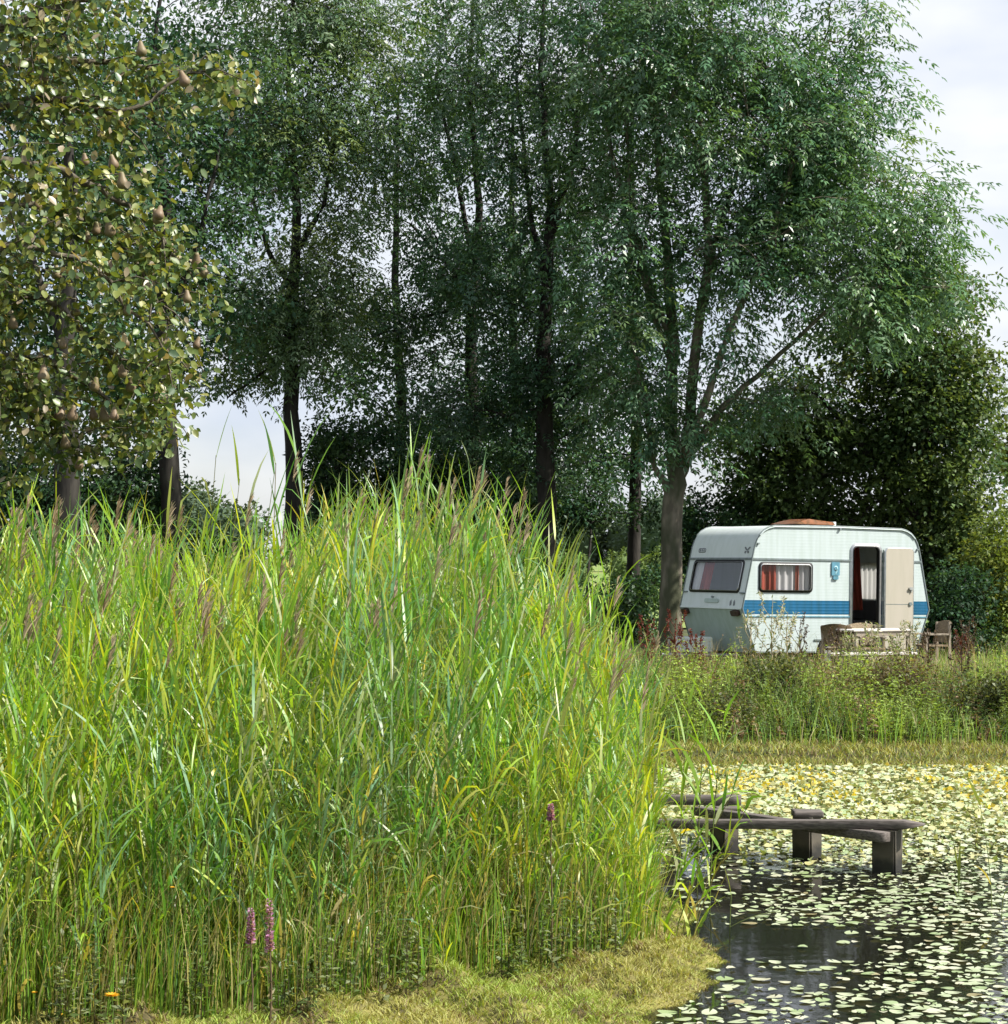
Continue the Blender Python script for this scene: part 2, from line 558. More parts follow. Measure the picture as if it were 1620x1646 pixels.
# profile, clockwise from the front bottom: lower front, belt, front window panel, roof curve, roof, rear
roof_f = [(0.19, 1.61), (0.235, 1.80), (0.28, 1.92), (0.34, 2.02), (0.42, 2.095), (0.52, 2.145), (0.64, 2.172)]
roof_r = [(4.0 - a, b) for a, b in reversed(roof_f)]
prof = [(0.28, 0.0), (0.0, 0.756)] + roof_f + [(2.0, 2.185)] + roof_r + [(4.0, 0.756), (3.72, 0.0)]
near = lambda u, z: (u, 0.0, z)
far = lambda u, z: (u, VW, z)
NN = (0, -1, 0)                                     # outward from the near side
wheel_u, wheel_r = 1.92, 0.30
archpts = arc(wheel_u, -0.03, 0.37, 0, 180, 10)
archpts = [(p[0], max(p[1], 0.0)) for p in archpts]
outer = prof + [(wheel_u + 0.37, 0.0)] + archpts[1:-1] + [(wheel_u - 0.37, 0.0)]
door_o = rrect(2.29, 0.07, 2.90, 1.87, 0.10)
win_o = rrect(0.34, 1.045, 1.44, 1.54, 0.07)
holed('side_wall', outer, [door_o, win_o], near, M['van_white'], van)
# the far wall with its window
holed('side_wall', prof, [], far, M['van_white'], van)


def strip(name, pts, mat, smooth=True, v0=0.0, v1=VW, nv=2):
    V = [(u, v0 + (v1 - v0) * j / (nv - 1), z) for j in range(nv) for u, z in pts]
    n = len(pts)
    Q = [(j * n + i, j * n + i + 1, (j + 1) * n + i + 1, (j + 1) * n + i) for j in range(nv - 1) for i in range(n - 1)]
    return link(name, np_mesh(name, V, Q, mat, smooth=smooth), van)


strip('roof', roof_f + [(2.0, 2.185)] + roof_r, M['van_end'])
strip('front_lower_panel', [(0.28, 0.0), (0.0, 0.756)], M['van_lower'])
strip('rear_lower_panel', [(4.0, 0.756), (3.72, 0.0)], M['van_lower'], smooth=False)
strip('floor', [(0.28, 0.0), (3.72, 0.0)], M['int_floor'], v0=0.04, v1=VW - 0.01)
# front window panel: slanted plane, coordinates (v, s) with s along the slope from belt to trim
fb, ft = Vector((0.0, 0, 0.756)), Vector((0.19, 0, 1.61))
fs = (ft - fb); FSL = fs.length; fs.normalize()
FN = Vector((-fs.z, 0, fs.x))                        # outward (forward)
front = lambda v, s: (fb.x + fs.x * s, v, fb.z + fs.z * s)
fw = rrect(0.20, 0.275, 1.80, 0.83, 0.07)
holed('front_panel', [(0, 0), (VW, 0), (VW, FSL), (0, FSL)], [fw], front, M['van_end'], van)
rear = lambda v, s: (4.0 - fs.x * s, v, fb.z + fs.z * s)
holed('rear_panel', [(0, 0), (VW, 0), (VW, FSL), (0, FSL)], [fw], rear, M['van_end'], van)
fl = Vector((0.28, 0, 0.0)) - fb; flL = fl.length; fl.normalize()
FLN = Vector((fl.z, 0, -fl.x))
if FLN.x > 0: FLN = -FLN
lower = lambda v, s: (fb.x + fl.x * s, v, fb.z + fl.z * s)

# windows
def window(name, outline_fn, to3d, n3, curt):
    w = ring('window_frame', outline_fn(0.012), outline_fn(-0.028), to3d, n3, -0.01, 0.018, M['rubber'], van)
    w['label'] = 'window in dark rubber frame'
    holed('pane', outline_fn(-0.02), [], to3d, M['glass'], w)
    ring('inner_trim', outline_fn(-0.02), outline_fn(-0.03), to3d, n3, 0.019, 0.022, M['alu'], w)
    return w

window('window_frame', lambda e: rrect(0.34 - e, 1.045 - e, 1.44 + e, 1.54 + e, 0.07 + e * 0.5), near, NN, None)
window('window_frame', lambda e: rrect(0.20 - e, 0.275 - e, 1.80 + e, 0.83 + e, 0.07 + e * 0.5), front, FN, None)
window('window_frame', lambda e: rrect(0.20 - e, 0.275 - e, 1.80 + e, 0.83 + e, 0.07 + e * 0.5), rear, (-FN.x, 0, FN.z), None)


def curtain(name, a, b, z0, z1, mat, waves=7, amp=0.02, tint=None, skew=0.0, lean=Vector((0, 0, 0))):
    a, b = Vector(a), Vector(b)
    n = 60
    d = (b - a).normalized(); nn = Vector((-d.y, d.x, 0))
    V, Q, C = [], [], []
    for k, z in enumerate((z0, (z0 + z1) / 2, z1)):
        for i in range(n):
            t = i / (n - 1)
            p = a.lerp(b, t) + nn * (amp * math.sin(t * waves * 6.283 + 0.8 * math.sin(9 * t)) ) + lean * (k / 2)
            V.append((p.x, p.y, z))
    for k in range(2):
        for i in range(n - 1):
            Q.append((k * n + i, k * n + i + 1, (k + 1) * n + i + 1, (k + 1) * n + i))
    return link(name, np_mesh(name, V, Q, mat, tint=np.tile(tint or (0.6, 0.58, 0.55), (len(V), 1)), smooth=True), van)


curtain('curtain', (0.36, 0.07, 0), (0.74, 0.07, 0), 0.98, 1.56, M['curtain_red'], 3)
curtain('net_curtain', (0.70, 0.07, 0), (1.46, 0.07, 0), 0.98, 1.56, M['curtain_white'], 6, 0.022, (0.78, 0.75, 0.76))
curtain('curtain', (1.12, 0.045, 0), (1.20, 0.045, 0), 0.98, 1.56, M['curtain_red'], 1, 0.01)
curtain('curtain', (0.12, 1.28, 0), (0.12, 1.62, 0), 0.95, 1.6, M['curtain_red'], 3, 0.02, lean=Vector((0.16, 0, 0)))
curtain('net_curtain', (0.10, 1.58, 0), (0.10, 1.86, 0), 0.95, 1.6, M['curtain_white'], 3, 0.02, (0.85, 0.85, 0.86), lean=Vector((0.16, 0, 0)))
curtain('net_curtain', (0.10, 0.18, 0), (0.10, 0.34, 0), 0.95, 1.6, M['curtain_white'], 2, 0.015, (0.7, 0.72, 0.72), lean=Vector((0.16, 0, 0)))
curtain('net_curtain', (3.78, 0.25, 0), (3.78, 1.93, 0), 0.92, 1.58, M['curtain_white'], 11, 0.02, (0.85, 0.83, 0.8))
curtain('curtain', (3.16, 1.2, 0), (3.44, 1.2, 0), 0.72, 1.86, M['curtain_red'], 3, 0.03, lean=Vector((-0.10, 0, 0)))
# interior: seat benches and cushions, cupboard
boxes('bench', [((3.2, 0.5, 0.01), (3.7, 1.94, 0.40))], M['int_dark'], van, 0.01)
boxes('cushion', [((3.15, 0.5, 0.403), (3.72, 1.92, 0.53))], M['cushion'], van, 0.03)
boxes('cushion', [((3.68, 0.5, 0.535), (3.78, 1.9, 0.90))], M['cushion'], van, 0.03)
boxes('cupboard', [((2.0, 0.05, 0.01), (2.26, 0.75, 0.85))], M['door_cream'], van, 0.005)
boxes('bench', [((0.4, 0.5, 0.01), (1.1, 1.9, 0.42))], M['int_dark'], van, 0.01)
boxes('cushion', [((0.35, 0.45, 0.423), (1.1, 1.9, 0.55))], M['cushion'], van, 0.03)

# blue stripe, split by the door opening, and trim strips
def side_strip(name, z0, z1, u0, u1, d, mat, e0=None, e1=None):
    def edge_u(z, rear):
        zz = [0.0, 0.756, 1.61]; uu = [0.28, 0.0, 0.19]
        v = float(np.interp(z, zz, uu))
        return 4.0 - v if rear else v
    pts = [((edge_u(z0, False) + 0.012) if u0 is None else u0, z0), ((edge_u(z0, True) - 0.012) if u1 is None else u1, z0),
           ((edge_u(z1, True) - 0.012) if u1 is None else u1, z1), ((edge_u(z1, False) + 0.012) if u0 is None else u0, z1)]
    if abs((z0 + z1) / 2 - 0.78) < 0.15:
        if u0 is None: pts.append((0.012, 0.756))
        if u1 is None: pts.insert(2, (3.988, 0.756))
    return slab(name, pts, near, NN, 0.001, d, mat, van)


for a, b in ((None, 2.262), (2.928, None)):
    side_strip('blue_stripe', 0.665, 0.90, a, b, 0.004, M['van_blue'])
    side_strip('trim_strip', 1.585, 1.615, a, b, 0.016, M['van_trim'])
    side_strip('trim_strip', 0.612, 0.632, a, b, 0.014, M['vent_blue'])
    side_strip('trim_strip', 0.005, 0.028, a, wheel_u - 0.39 if a is None else None, 0.012, M['van_trim'])
strip_front = slab('trim_strip', [(0.0, FSL - 0.03), (VW, FSL - 0.03), (VW, FSL + 0.005), (0.0, FSL + 0.005)], front, FN, 0.002, 0.02, M['van_trim'], van)
slab('trim_strip', [(0.01, -0.02), (VW - 0.01, -0.02), (VW - 0.01, 0.015), (0.01, 0.015)], front, FN, 0.002, 0.012, M['van_end'], van)
for v0, v1 in ((0.02, 0.15), (1.85, 1.98)):
    slab('bracket', [(v0, 0.255), (v1, 0.255), (v1, 0.275), (v0, 0.275)], front, FN, 0.001, 0.03, M['van_trim'], van)
slab('badge', rrect(0.78, 0.085, 1.22, 0.155, 0.03), front, FN, 0.001, 0.02, M['van_lower'], van)
slab('badge', rrect(0.96, 0.17, 1.03, 0.2, 0.012), front, FN, 0.001, 0.02, M['van_trim'], van)
# corner edge mouldings on both sides
def poly_tube(name, pts, r, mat, parent, sides=6, closed=False):
    A = np.array([pts], dtype=float)
    V, Q = tubes(A, np.full(A.shape[:2], r), sides)
    return link(name, np_mesh(name, V, Q, mat, smooth=True), parent)


for v in (-0.004, VW + 0.004):
    poly_tube('edge_moulding', [(u, v, z) for u, z in prof], 0.014, M['van_trim'], van)
    poly_tube('gutter', [(u, v + (-0.012 if v < 0 else 0.012), z - 0.02) for u, z in roof_f[3:] + [(2.0, 2.185)] + roof_r[:-3]], 0.012, M['van_white'], van)
# door surround, door leaf folded back against the side
ring('door_frame', rrect(2.258, 0.038, 2.932, 1.902, 0.125), rrect(2.305, 0.085, 2.885, 1.855, 0.09), near, NN, -0.03, 0.02, M['alu'], van)
ring('door_seal', rrect(2.30, 0.08, 2.89, 1.86, 0.09), rrect(2.318, 0.098, 2.872, 1.842, 0.08), near, NN, -0.06, 0.024, M['rubber'], van)
poly_tube('hinge_bar', [(2.955, -0.03, 0.12), (2.955, -0.03, 1.8)], 0.012, M['van_trim'], van)
leafd = slab('door', rrect(2.985, 0.06, 3.60, 1.83, 0.075), near, NN, 0.035, 0.065, M['door_cream'], van)
leafd['label'] = 'open door folded back, cream inner face'
ring('door_edge', rrect(2.978, 0.053, 3.607, 1.837, 0.08), rrect(2.99, 0.065, 3.595, 1.825, 0.072), near, NN, 0.033, 0.0665, M['alu'], leafd)
slab('door_split', [(2.995, 0.842), (3.59, 0.842), (3.59, 0.852), (2.995, 0.852)], near, NN, 0.0655, 0.067, M['van_trim'], leafd)
slab('handle', rrect(3.49, 1.10, 3.585, 1.15, 0.02), near, NN, 0.066, 0.10, M['alu'], leafd)
slab('handle', rrect(3.535, 1.06, 3.56, 1.10, 0.01), near, NN, 0.066, 0.09, M['alu'], leafd)
slab('latch', rrect(3.50, 0.825, 3.56, 0.885, 0.015), near, NN, 0.0675, 0.085, M['van_trim'], leafd)
slab('latch', rrect(3.53, 0.43, 3.57, 0.46, 0.012), near, NN, 0.066, 0.08, M['van_trim'], leafd)
for z in (0.35, 0.9, 1.5):
    slab('hinge', rrect(2.94, z, 2.99, z + 0.07, 0.01), near, NN, 0.021, 0.034, M['alu'], van)
# blue vent with its lower lip and a round swirl emblem
vt = slab('vent', rrect(1.85, 1.335, 2.02, 1.565, 0.012), near, NN, 0.001, 0.022, M['vent_blue'], van)
slab('vent_lip', rrect(1.88, 1.265, 1.99, 1.325, 0.02), near, NN, 0.001, 0.03, M['vent_blue'], vt)
M['vent_pale'] = paint_mat('vent_pale', (0.3, 0.5, 0.6), 0.5)
ring('emblem', arc(1.935, 1.46, 0.045, 0, 330, 11), arc(1.935, 1.46, 0.028, 0, 330, 11), near, NN, 0.0225, 0.026, M['vent_pale'], vt)
slab('emblem', [(1.92, 1.37), (1.94, 1.365), (1.975, 1.42), (1.955, 1.43)], near, NN, 0.0225, 0.026, M['vent_pale'], vt)
# front lamps, stickers
for v0, v1 in ((0.10, 0.33), (1.74, 1.93)):
    lp = slab('marker_lamp', rrect(v0, 0.03, v1, 0.125, 0.03), lower, FLN, 0.001, 0.06, M['lampred'], van)
    slab('lamp_lens', rrect(v0 + 0.06, 0.05, v0 + 0.12, 0.105, 0.02), lower, FLN, 0.0605, 0.066, M['lampred'], lp)
for v0 in (0.25, 0.36):
    slab('sticker', [(v0, 0.05), (v0 + 0.055, 0.04), (v0 + 0.065, 0.11), (v0 + 0.03, 0.15), (v0 + 0.005, 0.10)], front, FN, 0.001, 0.003, M['decal'], van)
rf = roof_f
r0, r1 = Vector((rf[0][0], 0, rf[0][1])), Vector((rf[1][0], 0, rf[1][1]))
rs = (r1 - r0).normalized(); RN = Vector((-rs.z, 0, rs.x))
rfront = lambda v, s: (r0.x + rs.x * s, v, r0.z + rs.z * s)
bfly = [[(0, 0), (.055, .035), (.10, .10), (.10, .14), (.06, .13), (.01, .06)], [(0, .0), (-.045, .035), (-.10, .10), (-.10, .14), (-.06, .13), (-.01, .06)],
        [(.01, -.01), (.07, -.0), (.085, -.06), (.05, -.10), (.02, -.06)], [(-.01, -.01), (-.07, 0), (-.085, -.06), (-.05, -.10), (-.02, -.06)]]
for w in bfly:
    slab('butterfly_sticker', [(0.2 + a * 0.85, 0.13 + b * 0.5) for a, b in w], rfront, RN, 0.004, 0.007, M['decal'], van)
ring('logo', rrect(1.52, 0.1, 1.76, 0.18, 0.038), rrect(1.535, 0.112, 1.745, 0.168, 0.028), rfront, RN, 0.003, 0.006, M['decal'], van)
for v0 in (1.57, 1.63, 1.69):
    slab('logo', [(v0, 0.12), (v0 + 0.03, 0.12), (v0 + 0.03, 0.16), (v0, 0.16)], rfront, RN, 0.003, 0.006, M['decal'], van)
# small side fittings
slab('reflector', rrect(0.72, 0.50, 0.76, 0.54, 0.015), near, NN, 0.001, 0.015, M['decal'], van)
slab('reflector', rrect(1.50, 0.21, 1.66, 0.235, 0.01), near, NN, 0.001, 0.02, M['van_trim'], van)
slab('awning_lamp', rrect(0.285, 1.845, 0.325, 1.875, 0.01), near, NN, 0.001, 0.03, M['van_trim'], van)
slab('awning_lamp', rrect(3.70, 1.80, 3.74, 1.83, 0.01), near, NN, 0.001, 0.03, M['van_trim'], van)
slab('awning_lamp', rrect(2.0, 2.125, 2.045, 2.16, 0.01), near, NN, 0.001, 0.04, M['van_trim'], van)
# roof hatch: white frame, amber lid propped open
boxes('hatch_frame', [((1.62, 0.62, 2.184), (2.40, 1.38, 2.215))], M['van_end'], van, 0.008)
bm = bmesh.new()
hp = [(1.50, 0.60, 2.23), (2.36, 0.60, 2.225), (2.36, 1.40, 2.225), (1.50, 1.40, 2.23), (1.86, 0.70, 2.325), (2.36, 0.66, 2.275), (2.36, 1.34, 2.275), (1.86, 1.30, 2.325), (1.68, 0.66, 2.285), (1.68, 1.34, 2.285)]
vs = [bm.verts.new(p) for p in hp]
for f in ((0, 1, 5, 4, 8), (3, 2, 6, 7, 9), (0, 8, 9, 3), (8, 4, 7, 9), (4, 5, 6, 7), (1, 2, 6, 5)):
    bm.faces.new([vs[k] for k in f])
bmesh.ops.recalc_face_normals(bm, faces=bm.faces)
me = bpy.data.meshes.new('hatch_lid'); bm.to_mesh(me); bm.free(); me.materials.append(M['amber'])
hl = link('hatch_lid', me, van); hl['label'] = 'amber roof hatch lid propped open'
boxes('hatch_end', [((2.362, 0.66, 2.216), (2.42, 1.34, 2.285))], M['van_end'], hl, 0.006)

# wheels, chassis, drawbar, steadies
def wheel(v0, v1):
    n = 28
    pr = [(v0, 0.17), (v0, 0.27), (v0 + 0.025, 0.305), (v1 - 0.025, 0.305), (v1, 0.27), (v1, 0.17)]
    V, Q = [], []
    for k in range(n):
        a = 2 * math.pi * k / n
        V += [(wheel_u + r * math.cos(a), v, -0.03 + r * math.sin(a)) for v, r in pr]
    m_ = len(pr)
    for k in range(n):
        for j in range(m_ - 1):
            Q.append((k * m_ + j, k * m_ + j + 1, ((k + 1) % n) * m_ + j + 1, ((k + 1) % n) * m_ + j))
    t = link('wheel', np_mesh('wheel', V, Q, M['rubber'], smooth=True), van)
    slab('rim', arc(wheel_u, -0.03, 0.175, 0, 345, 23), near, (0, 1, 0), v0 + 0.02, v1 - 0.02, M['alu'], t)
    slab('hub_cap', arc(wheel_u, -0.03, 0.06, 0, 330, 11), near, (0, 1, 0), v0 + 0.0, v0 + 0.019, M['galv'], t)


wheel(0.06, 0.22); wheel(1.78, 1.94)
boxes('chassis', [((0.35, 0.5, -0.09), (3.7, 0.58, -0.005)), ((0.35, 1.42, -0.09), (3.7, 1.5, -0.005)), ((1.88, 0.2, -0.07), (1.96, 1.8, 0.0))], M['galv'], van)
boxes('wheel_box', [((1.5, 0.28, 0.002), (2.27, 0.31, 0.42)), ((1.5, 0.04, 0.40), (2.27, 0.28, 0.42))], M['rubber'], van)
poly_tube('drawbar', [(0.5, 0.5, -0.06), (-1.0, 0.98, -0.06)], 0.035, M['galv'], van)
poly_tube('drawbar', [(0.5, 1.5, -0.06), (-1.0, 1.02, -0.06)], 0.035, M['galv'], van)
poly_tube('jockey_wheel_post', [(-0.85, 1.0, -0.30), (-0.85, 1.0, 0.25)], 0.025, M['galv'], van)
boxes('gas_locker', [((-0.55, 0.72, -0.02), (-0.12, 1.28, 0.25))], M['van_end'], van, 0.03)
for u in (0.5, 3.5):
    for v in (0.12, 1.88):
        poly_tube('corner_steady', [(u, v, 0.0), (u + (0.12 if u < 1 else -0.12), v, -0.33)], 0.022, M['galv'], van)


# ------------------------------------------------------------------ garden furniture beside the caravan
M['oldwood'] = noise_mat('weathered_wood', (0.20, 0.165, 0.125), (0.36, 0.31, 0.25), 9, 0.8, 0.3, stretch=(0.3, 2, 2))
M['palewood'] = noise_mat('bleached_wood', (0.55, 0.5, 0.45), (0.7, 0.66, 0.62), 9, 0.75, 0.2, stretch=(0.3, 2, 2))
M['wicker'] = noise_mat('wicker', (0.15, 0.11, 0.07), (0.28, 0.22, 0.14), 45, 0.85, 0.8, stretch=(1, 1, 2.5))


def gz(x, y):
    return float(ground_z(x, y))


tx, ty = P(1405, 1006, 19.5).x, 19.5 * DS
table = empty('garden_table', (tx, ty, gz(tx, ty)), (0, 0, R(18)))
tag(table, 'pale slatted wooden garden table in front of the caravan door', 'table')
for k in range(6):
    boxes('slat', [((-0.55, -0.36 + k * 0.12, 0.74), (0.55, -0.255 + k * 0.12, 0.765))], M['palewood'], table, 0.004)
boxes('apron', [((-0.5, -0.34, 0.665), (0.5, -0.315, 0.739)), ((-0.5, 0.30, 0.665), (0.5, 0.325, 0.739))], M['oldwood'], table)
for sx in (-0.47, 0.47):
    for sy in (-0.30, 0.28):
        boxes('leg', [((sx - 0.025, sy - 0.012, -0.03), (sx + 0.025, sy + 0.05, 0.74))], M['oldwood'], table, 0.004)


def chair(px, D, rot, label, tilt=0):
    D = D * DS
    x = (px - 810) / F * D
    c = empty('garden_chair', (x, D, gz(x, D)), (0, 0, rot))
    tag(c, label, 'chair', 'wicker chairs around the garden table')
    for sx in (-0.24, 0.24):
        boxes('leg', [((sx - 0.02, -0.22, -0.03), (sx + 0.02, -0.18, 0.42))], M['oldwood'], c)
        boxes('leg', [((sx - 0.02, 0.2, -0.03), (sx + 0.02, 0.24, 0.82))], M['oldwood'], c)
        boxes('armrest', [((sx - 0.035, -0.24, 0.60), (sx + 0.035, 0.2, 0.63))], M['oldwood'], c, 0.006)
        boxes('arm_post', [((sx - 0.018, -0.22, 0.42), (sx + 0.018, -0.185, 0.60))], M['oldwood'], c)
    boxes('seat', [((-0.25, -0.24, 0.40), (0.25, 0.22, 0.44))], M['wicker'], c, 0.012)
    # curved backrest panel
    V, Q = [], []
    n = 9
    for side in (0, 1):
        for zz in (0.47, 0.62, 0.80):
            for i in range(n):
                t = i / (n - 1) - 0.5
                V.append((t * 0.54, 0.205 + 0.03 * side - 0.10 * (2 * t) ** 2 * 0.5 + (zz - 0.47) * 0.22, zz + (0.05 * (1 - (2 * t) ** 2) if zz > 0.7 else 0)))
    for side in (0, 1):
        for k in range(2):
            for i in range(n - 1):
                b = side * 3 * n + k * n + i
                Q.append((b, b + 1, b + n + 1, b + n))
    for i in range(n - 1):
        Q.append((2 * n + i, 2 * n + i + 1, 5 * n + i + 1, 5 * n + i))
    link('backrest', np_mesh('backrest', V, Q, M['wicker'], smooth=True), c)
    return c


chair(1352, 19.7, R(150), 'wicker garden chair at the window end of the pale table')
chair(1392, 19.95, R(10), 'wicker garden chair behind the pale table, below the open doorway')
chair(1497, 20.3, R(-75), 'wicker garden chair standing alone past the rear end of the caravan')
sx0, sy0 = P(1400, 1040, 19.1).x, 19.1 * DS
bench = empty('low_bench', (sx0, sy0, gz(sx0, sy0)), (0, 0, R(17)))
tag(bench, 'low pale plank bench half hidden in the grass before the table', 'bench')
for k in range(2):
    boxes('plank', [((-0.75, -0.16 + k * 0.165, 0.36), (0.75, -0.005 + k * 0.165, 0.395))], M['palewood'], bench, 0.005)
for sx in (-0.6, 0.6):
    boxes('leg', [((sx - 0.03, -0.14, -0.03), (sx + 0.03, 0.14, 0.359))], M['oldwood'], bench, 0.004)
pst = VORG + Matrix.Rotation(VA, 3, 'Z') @ Vector((2.6, -0.30, 0))
stp = empty('entry_step', (pst.x, pst.y, gz(pst.x, pst.y)), (0, 0, VA))
tag(stp, 'small wooden step on the ground below the caravan door', 'step')
boxes('tread', [((-0.3, -0.16, 0.2), (0.3, 0.16, 0.235))], M['oldwood'], stp, 0.005)
for sx in (-0.24, 0.24):
    boxes('leg', [((sx - 0.03, -0.13, -0.03), (sx + 0.03, 0.13, 0.199))], M['oldwood'], stp)

# ------------------------------------------------------------------ ruined jetty
M['jettywood'] = noise_mat('grey_jetty_wood', (0.065, 0.055, 0.05), (0.15, 0.13, 0.12), 14, 0.8, 0.06, stretch=(0.3, 3, 6))


def post_mat():
    m, nt, out = new_mat('jetty_post_wood')
    t = nt.nodes.new('ShaderNodeTexCoord')
    sx = nt.nodes.new('ShaderNodeSeparateXYZ'); nt.links.new(t.outputs['Object'], sx.inputs[0])
    n1 = nt.nodes.new('ShaderNodeTexNoise'); n1.inputs['Scale'].default_value = 14; n1.inputs['Detail'].default_value = 5
    nt.links.new(t.outputs['Object'], n1.inputs['Vector'])
    ma = nt.nodes.new('ShaderNodeMath'); ma.operation = 'MULTIPLY_ADD'; ma.inputs[1].default_value = 0.14; ma.inputs[2].default_value = -0.07
    nt.links.new(n1.outputs['Fac'], ma.inputs[0])
    ad = nt.nodes.new('ShaderNodeMath'); ad.operation = 'ADD'
    nt.links.new(sx.outputs['Z'], ad.inputs[0]); nt.links.new(ma.outputs[0], ad.inputs[1])
    rp = nt.nodes.new('ShaderNodeValToRGB')
    e = rp.color_ramp.elements
    e[0].position = 0.07; e[0].color = (0.012, 0.011, 0.009, 1)
    e[1].position = 0.15; e[1].color = (0.075, 0.064, 0.048, 1)
    k = e.new(0.26); k.color = (0.055, 0.048, 0.038, 1)
    nt.links.new(ad.outputs[0], rp.inputs[0])
    pb = nt.nodes.new('ShaderNodeBsdfPrincipled'); pb.inputs['Roughness'].default_value = 0.75
    nt.links.new(rp.outputs[0], pb.inputs['Base Color'])
    bp = nt.nodes.new('ShaderNodeBump'); bp.inputs['Strength'].default_value = 0.4; bp.inputs['Distance'].default_value = 0.01
    nt.links.new(n1.outputs['Fac'], bp.inputs['Height']); nt.links.new(bp.outputs[0], pb.inputs['Normal'])
    nt.links.new(pb.outputs[0], out.inputs[0])
    return m


M['post'] = post_mat()
jet = empty('jetty', (2.2, 17.6, 0))
tag(jet, 'ruined wooden jetty of loose beams on dark square posts in the pond', 'jetty')


def jpost(px, D, w, rot, z1, label=None):
    D = F * HC / (D - HOR) + 0.11          # given as the photo row where the post meets the water
    x = (px - 810) / F * D
    bm = bmesh.new()
    box_bm(bm, (-w / 2, -w / 2, -0.78), (w / 2, w / 2, z1))
    bmesh.ops.subdivide_edges(bm, edges=[e for e in bm.edges if abs(e.verts[0].co.z - e.verts[1].co.z) > 0.2], cuts=7)
    bmesh.ops.bevel(bm, geom=[e for e in bm.edges if abs(e.verts[0].co.z - e.verts[1].co.z) > 0.05], offset=0.012, segments=2, affect='EDGES')
    rr = random.Random(px)
    for v in bm.verts:
        v.co.x += rr.uniform(-.004, .004); v.co.y += rr.uniform(-.004, .004)
    bmesh.ops.rotate(bm, verts=bm.verts, cent=(0, 0, 0), matrix=Matrix.Rotation(rot, 3, 'Z'))
    me = bpy.data.meshes.new('post'); bm.to_mesh(me); bm.free(); me.materials.append(M['post'])
    o = link('post', me, jet)
    o.location = Vector((x, D, 0)) - jet.location
    return o


jpost(1164, 1372, 0.175, R(38), 0.255)
jpost(1297, 1384, 0.18, R(52), 0.345)
jpost(1426, 1405, 0.185, R(62), 0.325)
jpost(962, 1380, 0.165, R(40), 0.25)
jpost(1168, 1349, 0.15, R(40), 0.305)


def PW(px, py, D):
    return P(px, py, D / DS)


def beam(name, a, b, w, h, mat, point=False, roll=0.0):
    a, b = Vector(a), Vector(b)
    d = b - a; L = d.length; d.normalize()
    s = d.cross(Vector((0, 0, 1))).normalized(); up = s.cross(d)
    ts = [0.0, 0.012, 0.1, 0.22, 0.35, 0.47, 0.6, 0.72, 0.85, 0.94, 1.0]
    V, Q = [], []
    rr = random.Random(int(L * 1000))
    nseg = len(ts) - 1
    prof8 = [(-1, -.985), (-.99, -1), (.99, -1), (1, -.985), (1, .985), (.99, 1), (-.99, 1), (-1, .985)]
    for k, t in enumerate(ts):
        c = a + d * L * t + up * rr.uniform(-.0015, .0015) + s * rr.uniform(-.002, .002)
        hh, ww = h * rr.uniform(0.985, 1.015), w
        if k == 0: hh *= 0.93
        if point and k == nseg: hh, ww = h * 0.12, w * 0.8
        for q in prof8:
            V.append(c + s * (q[0] * ww / 2) + up * (q[1] * hh / 2))
    for k in range(nseg):
        for j in range(8):
            Q.append((k * 8 + j, k * 8 + (j + 1) % 8, k * 8 + 8 + (j + 1) % 8, k * 8 + 8 + j))
    for b0 in (0, nseg * 8):
        Q += [(b0, b0 + 1, b0 + 2, b0 + 3), (b0, b0 + 3, b0 + 4, b0 + 7), (b0 + 4, b0 + 5, b0 + 6, b0 + 7)]
    V = [v - jet.location for v in V]
    me = np_mesh(name, V, Q, mat)
    bm = bmesh.new(); bm.from_mesh(me); bmesh.ops.recalc_face_normals(bm, faces=bm.faces); bm.to_mesh(me); bm.free()
    return link(name, me, jet)


b1 = beam('beam', PW(955, 1324, 17.75), PW(1486, 1325, 16.95), 0.12, 0.066, M['jettywood'], point=True)
b2 = beam('beam', PW(1118, 1303, 18.35), PW(1424, 1346, 16.86), 0.10, 0.07, M['jettywood'])
b3 = beam('beam', PW(955, 1285, 19.0), PW(1191, 1286, 18.85), 0.14, 0.075, M['jettywood'])
b4 = beam('cap_plank', PW(1150, 1300, 18.62), PW(1190, 1300, 18.62), 0.16, 0.03, M['jettywood'])
b5 = beam('cap_plank', PW(1274, 1307, 17.78), PW(1321, 1308, 17.78), 0.2, 0.05, M['jettywood'])

# ------------------------------------------------------------------ trees
GAPS = [((300, 462), (660, 830)), ((598, 640), (402, 440)), ((900, 1035), (866, 912)), ((750, 775), (310, 345))]


def project(p):
    p = np.asarray(p)
    return 810 + p[..., 0] / p[..., 1] * F, HOR - (p[..., 2] - HC) / p[..., 1] * F


def in_gaps(p, pad=0):
    x, y = project(p)
    r = np.zeros(x.shape, bool)
    for (x0, x1), (y0, y1) in GAPS:
        r |= (x > x0 - pad) & (x < x1 + pad) & (y > y0 - pad) & (y < y1 + pad)
    return r


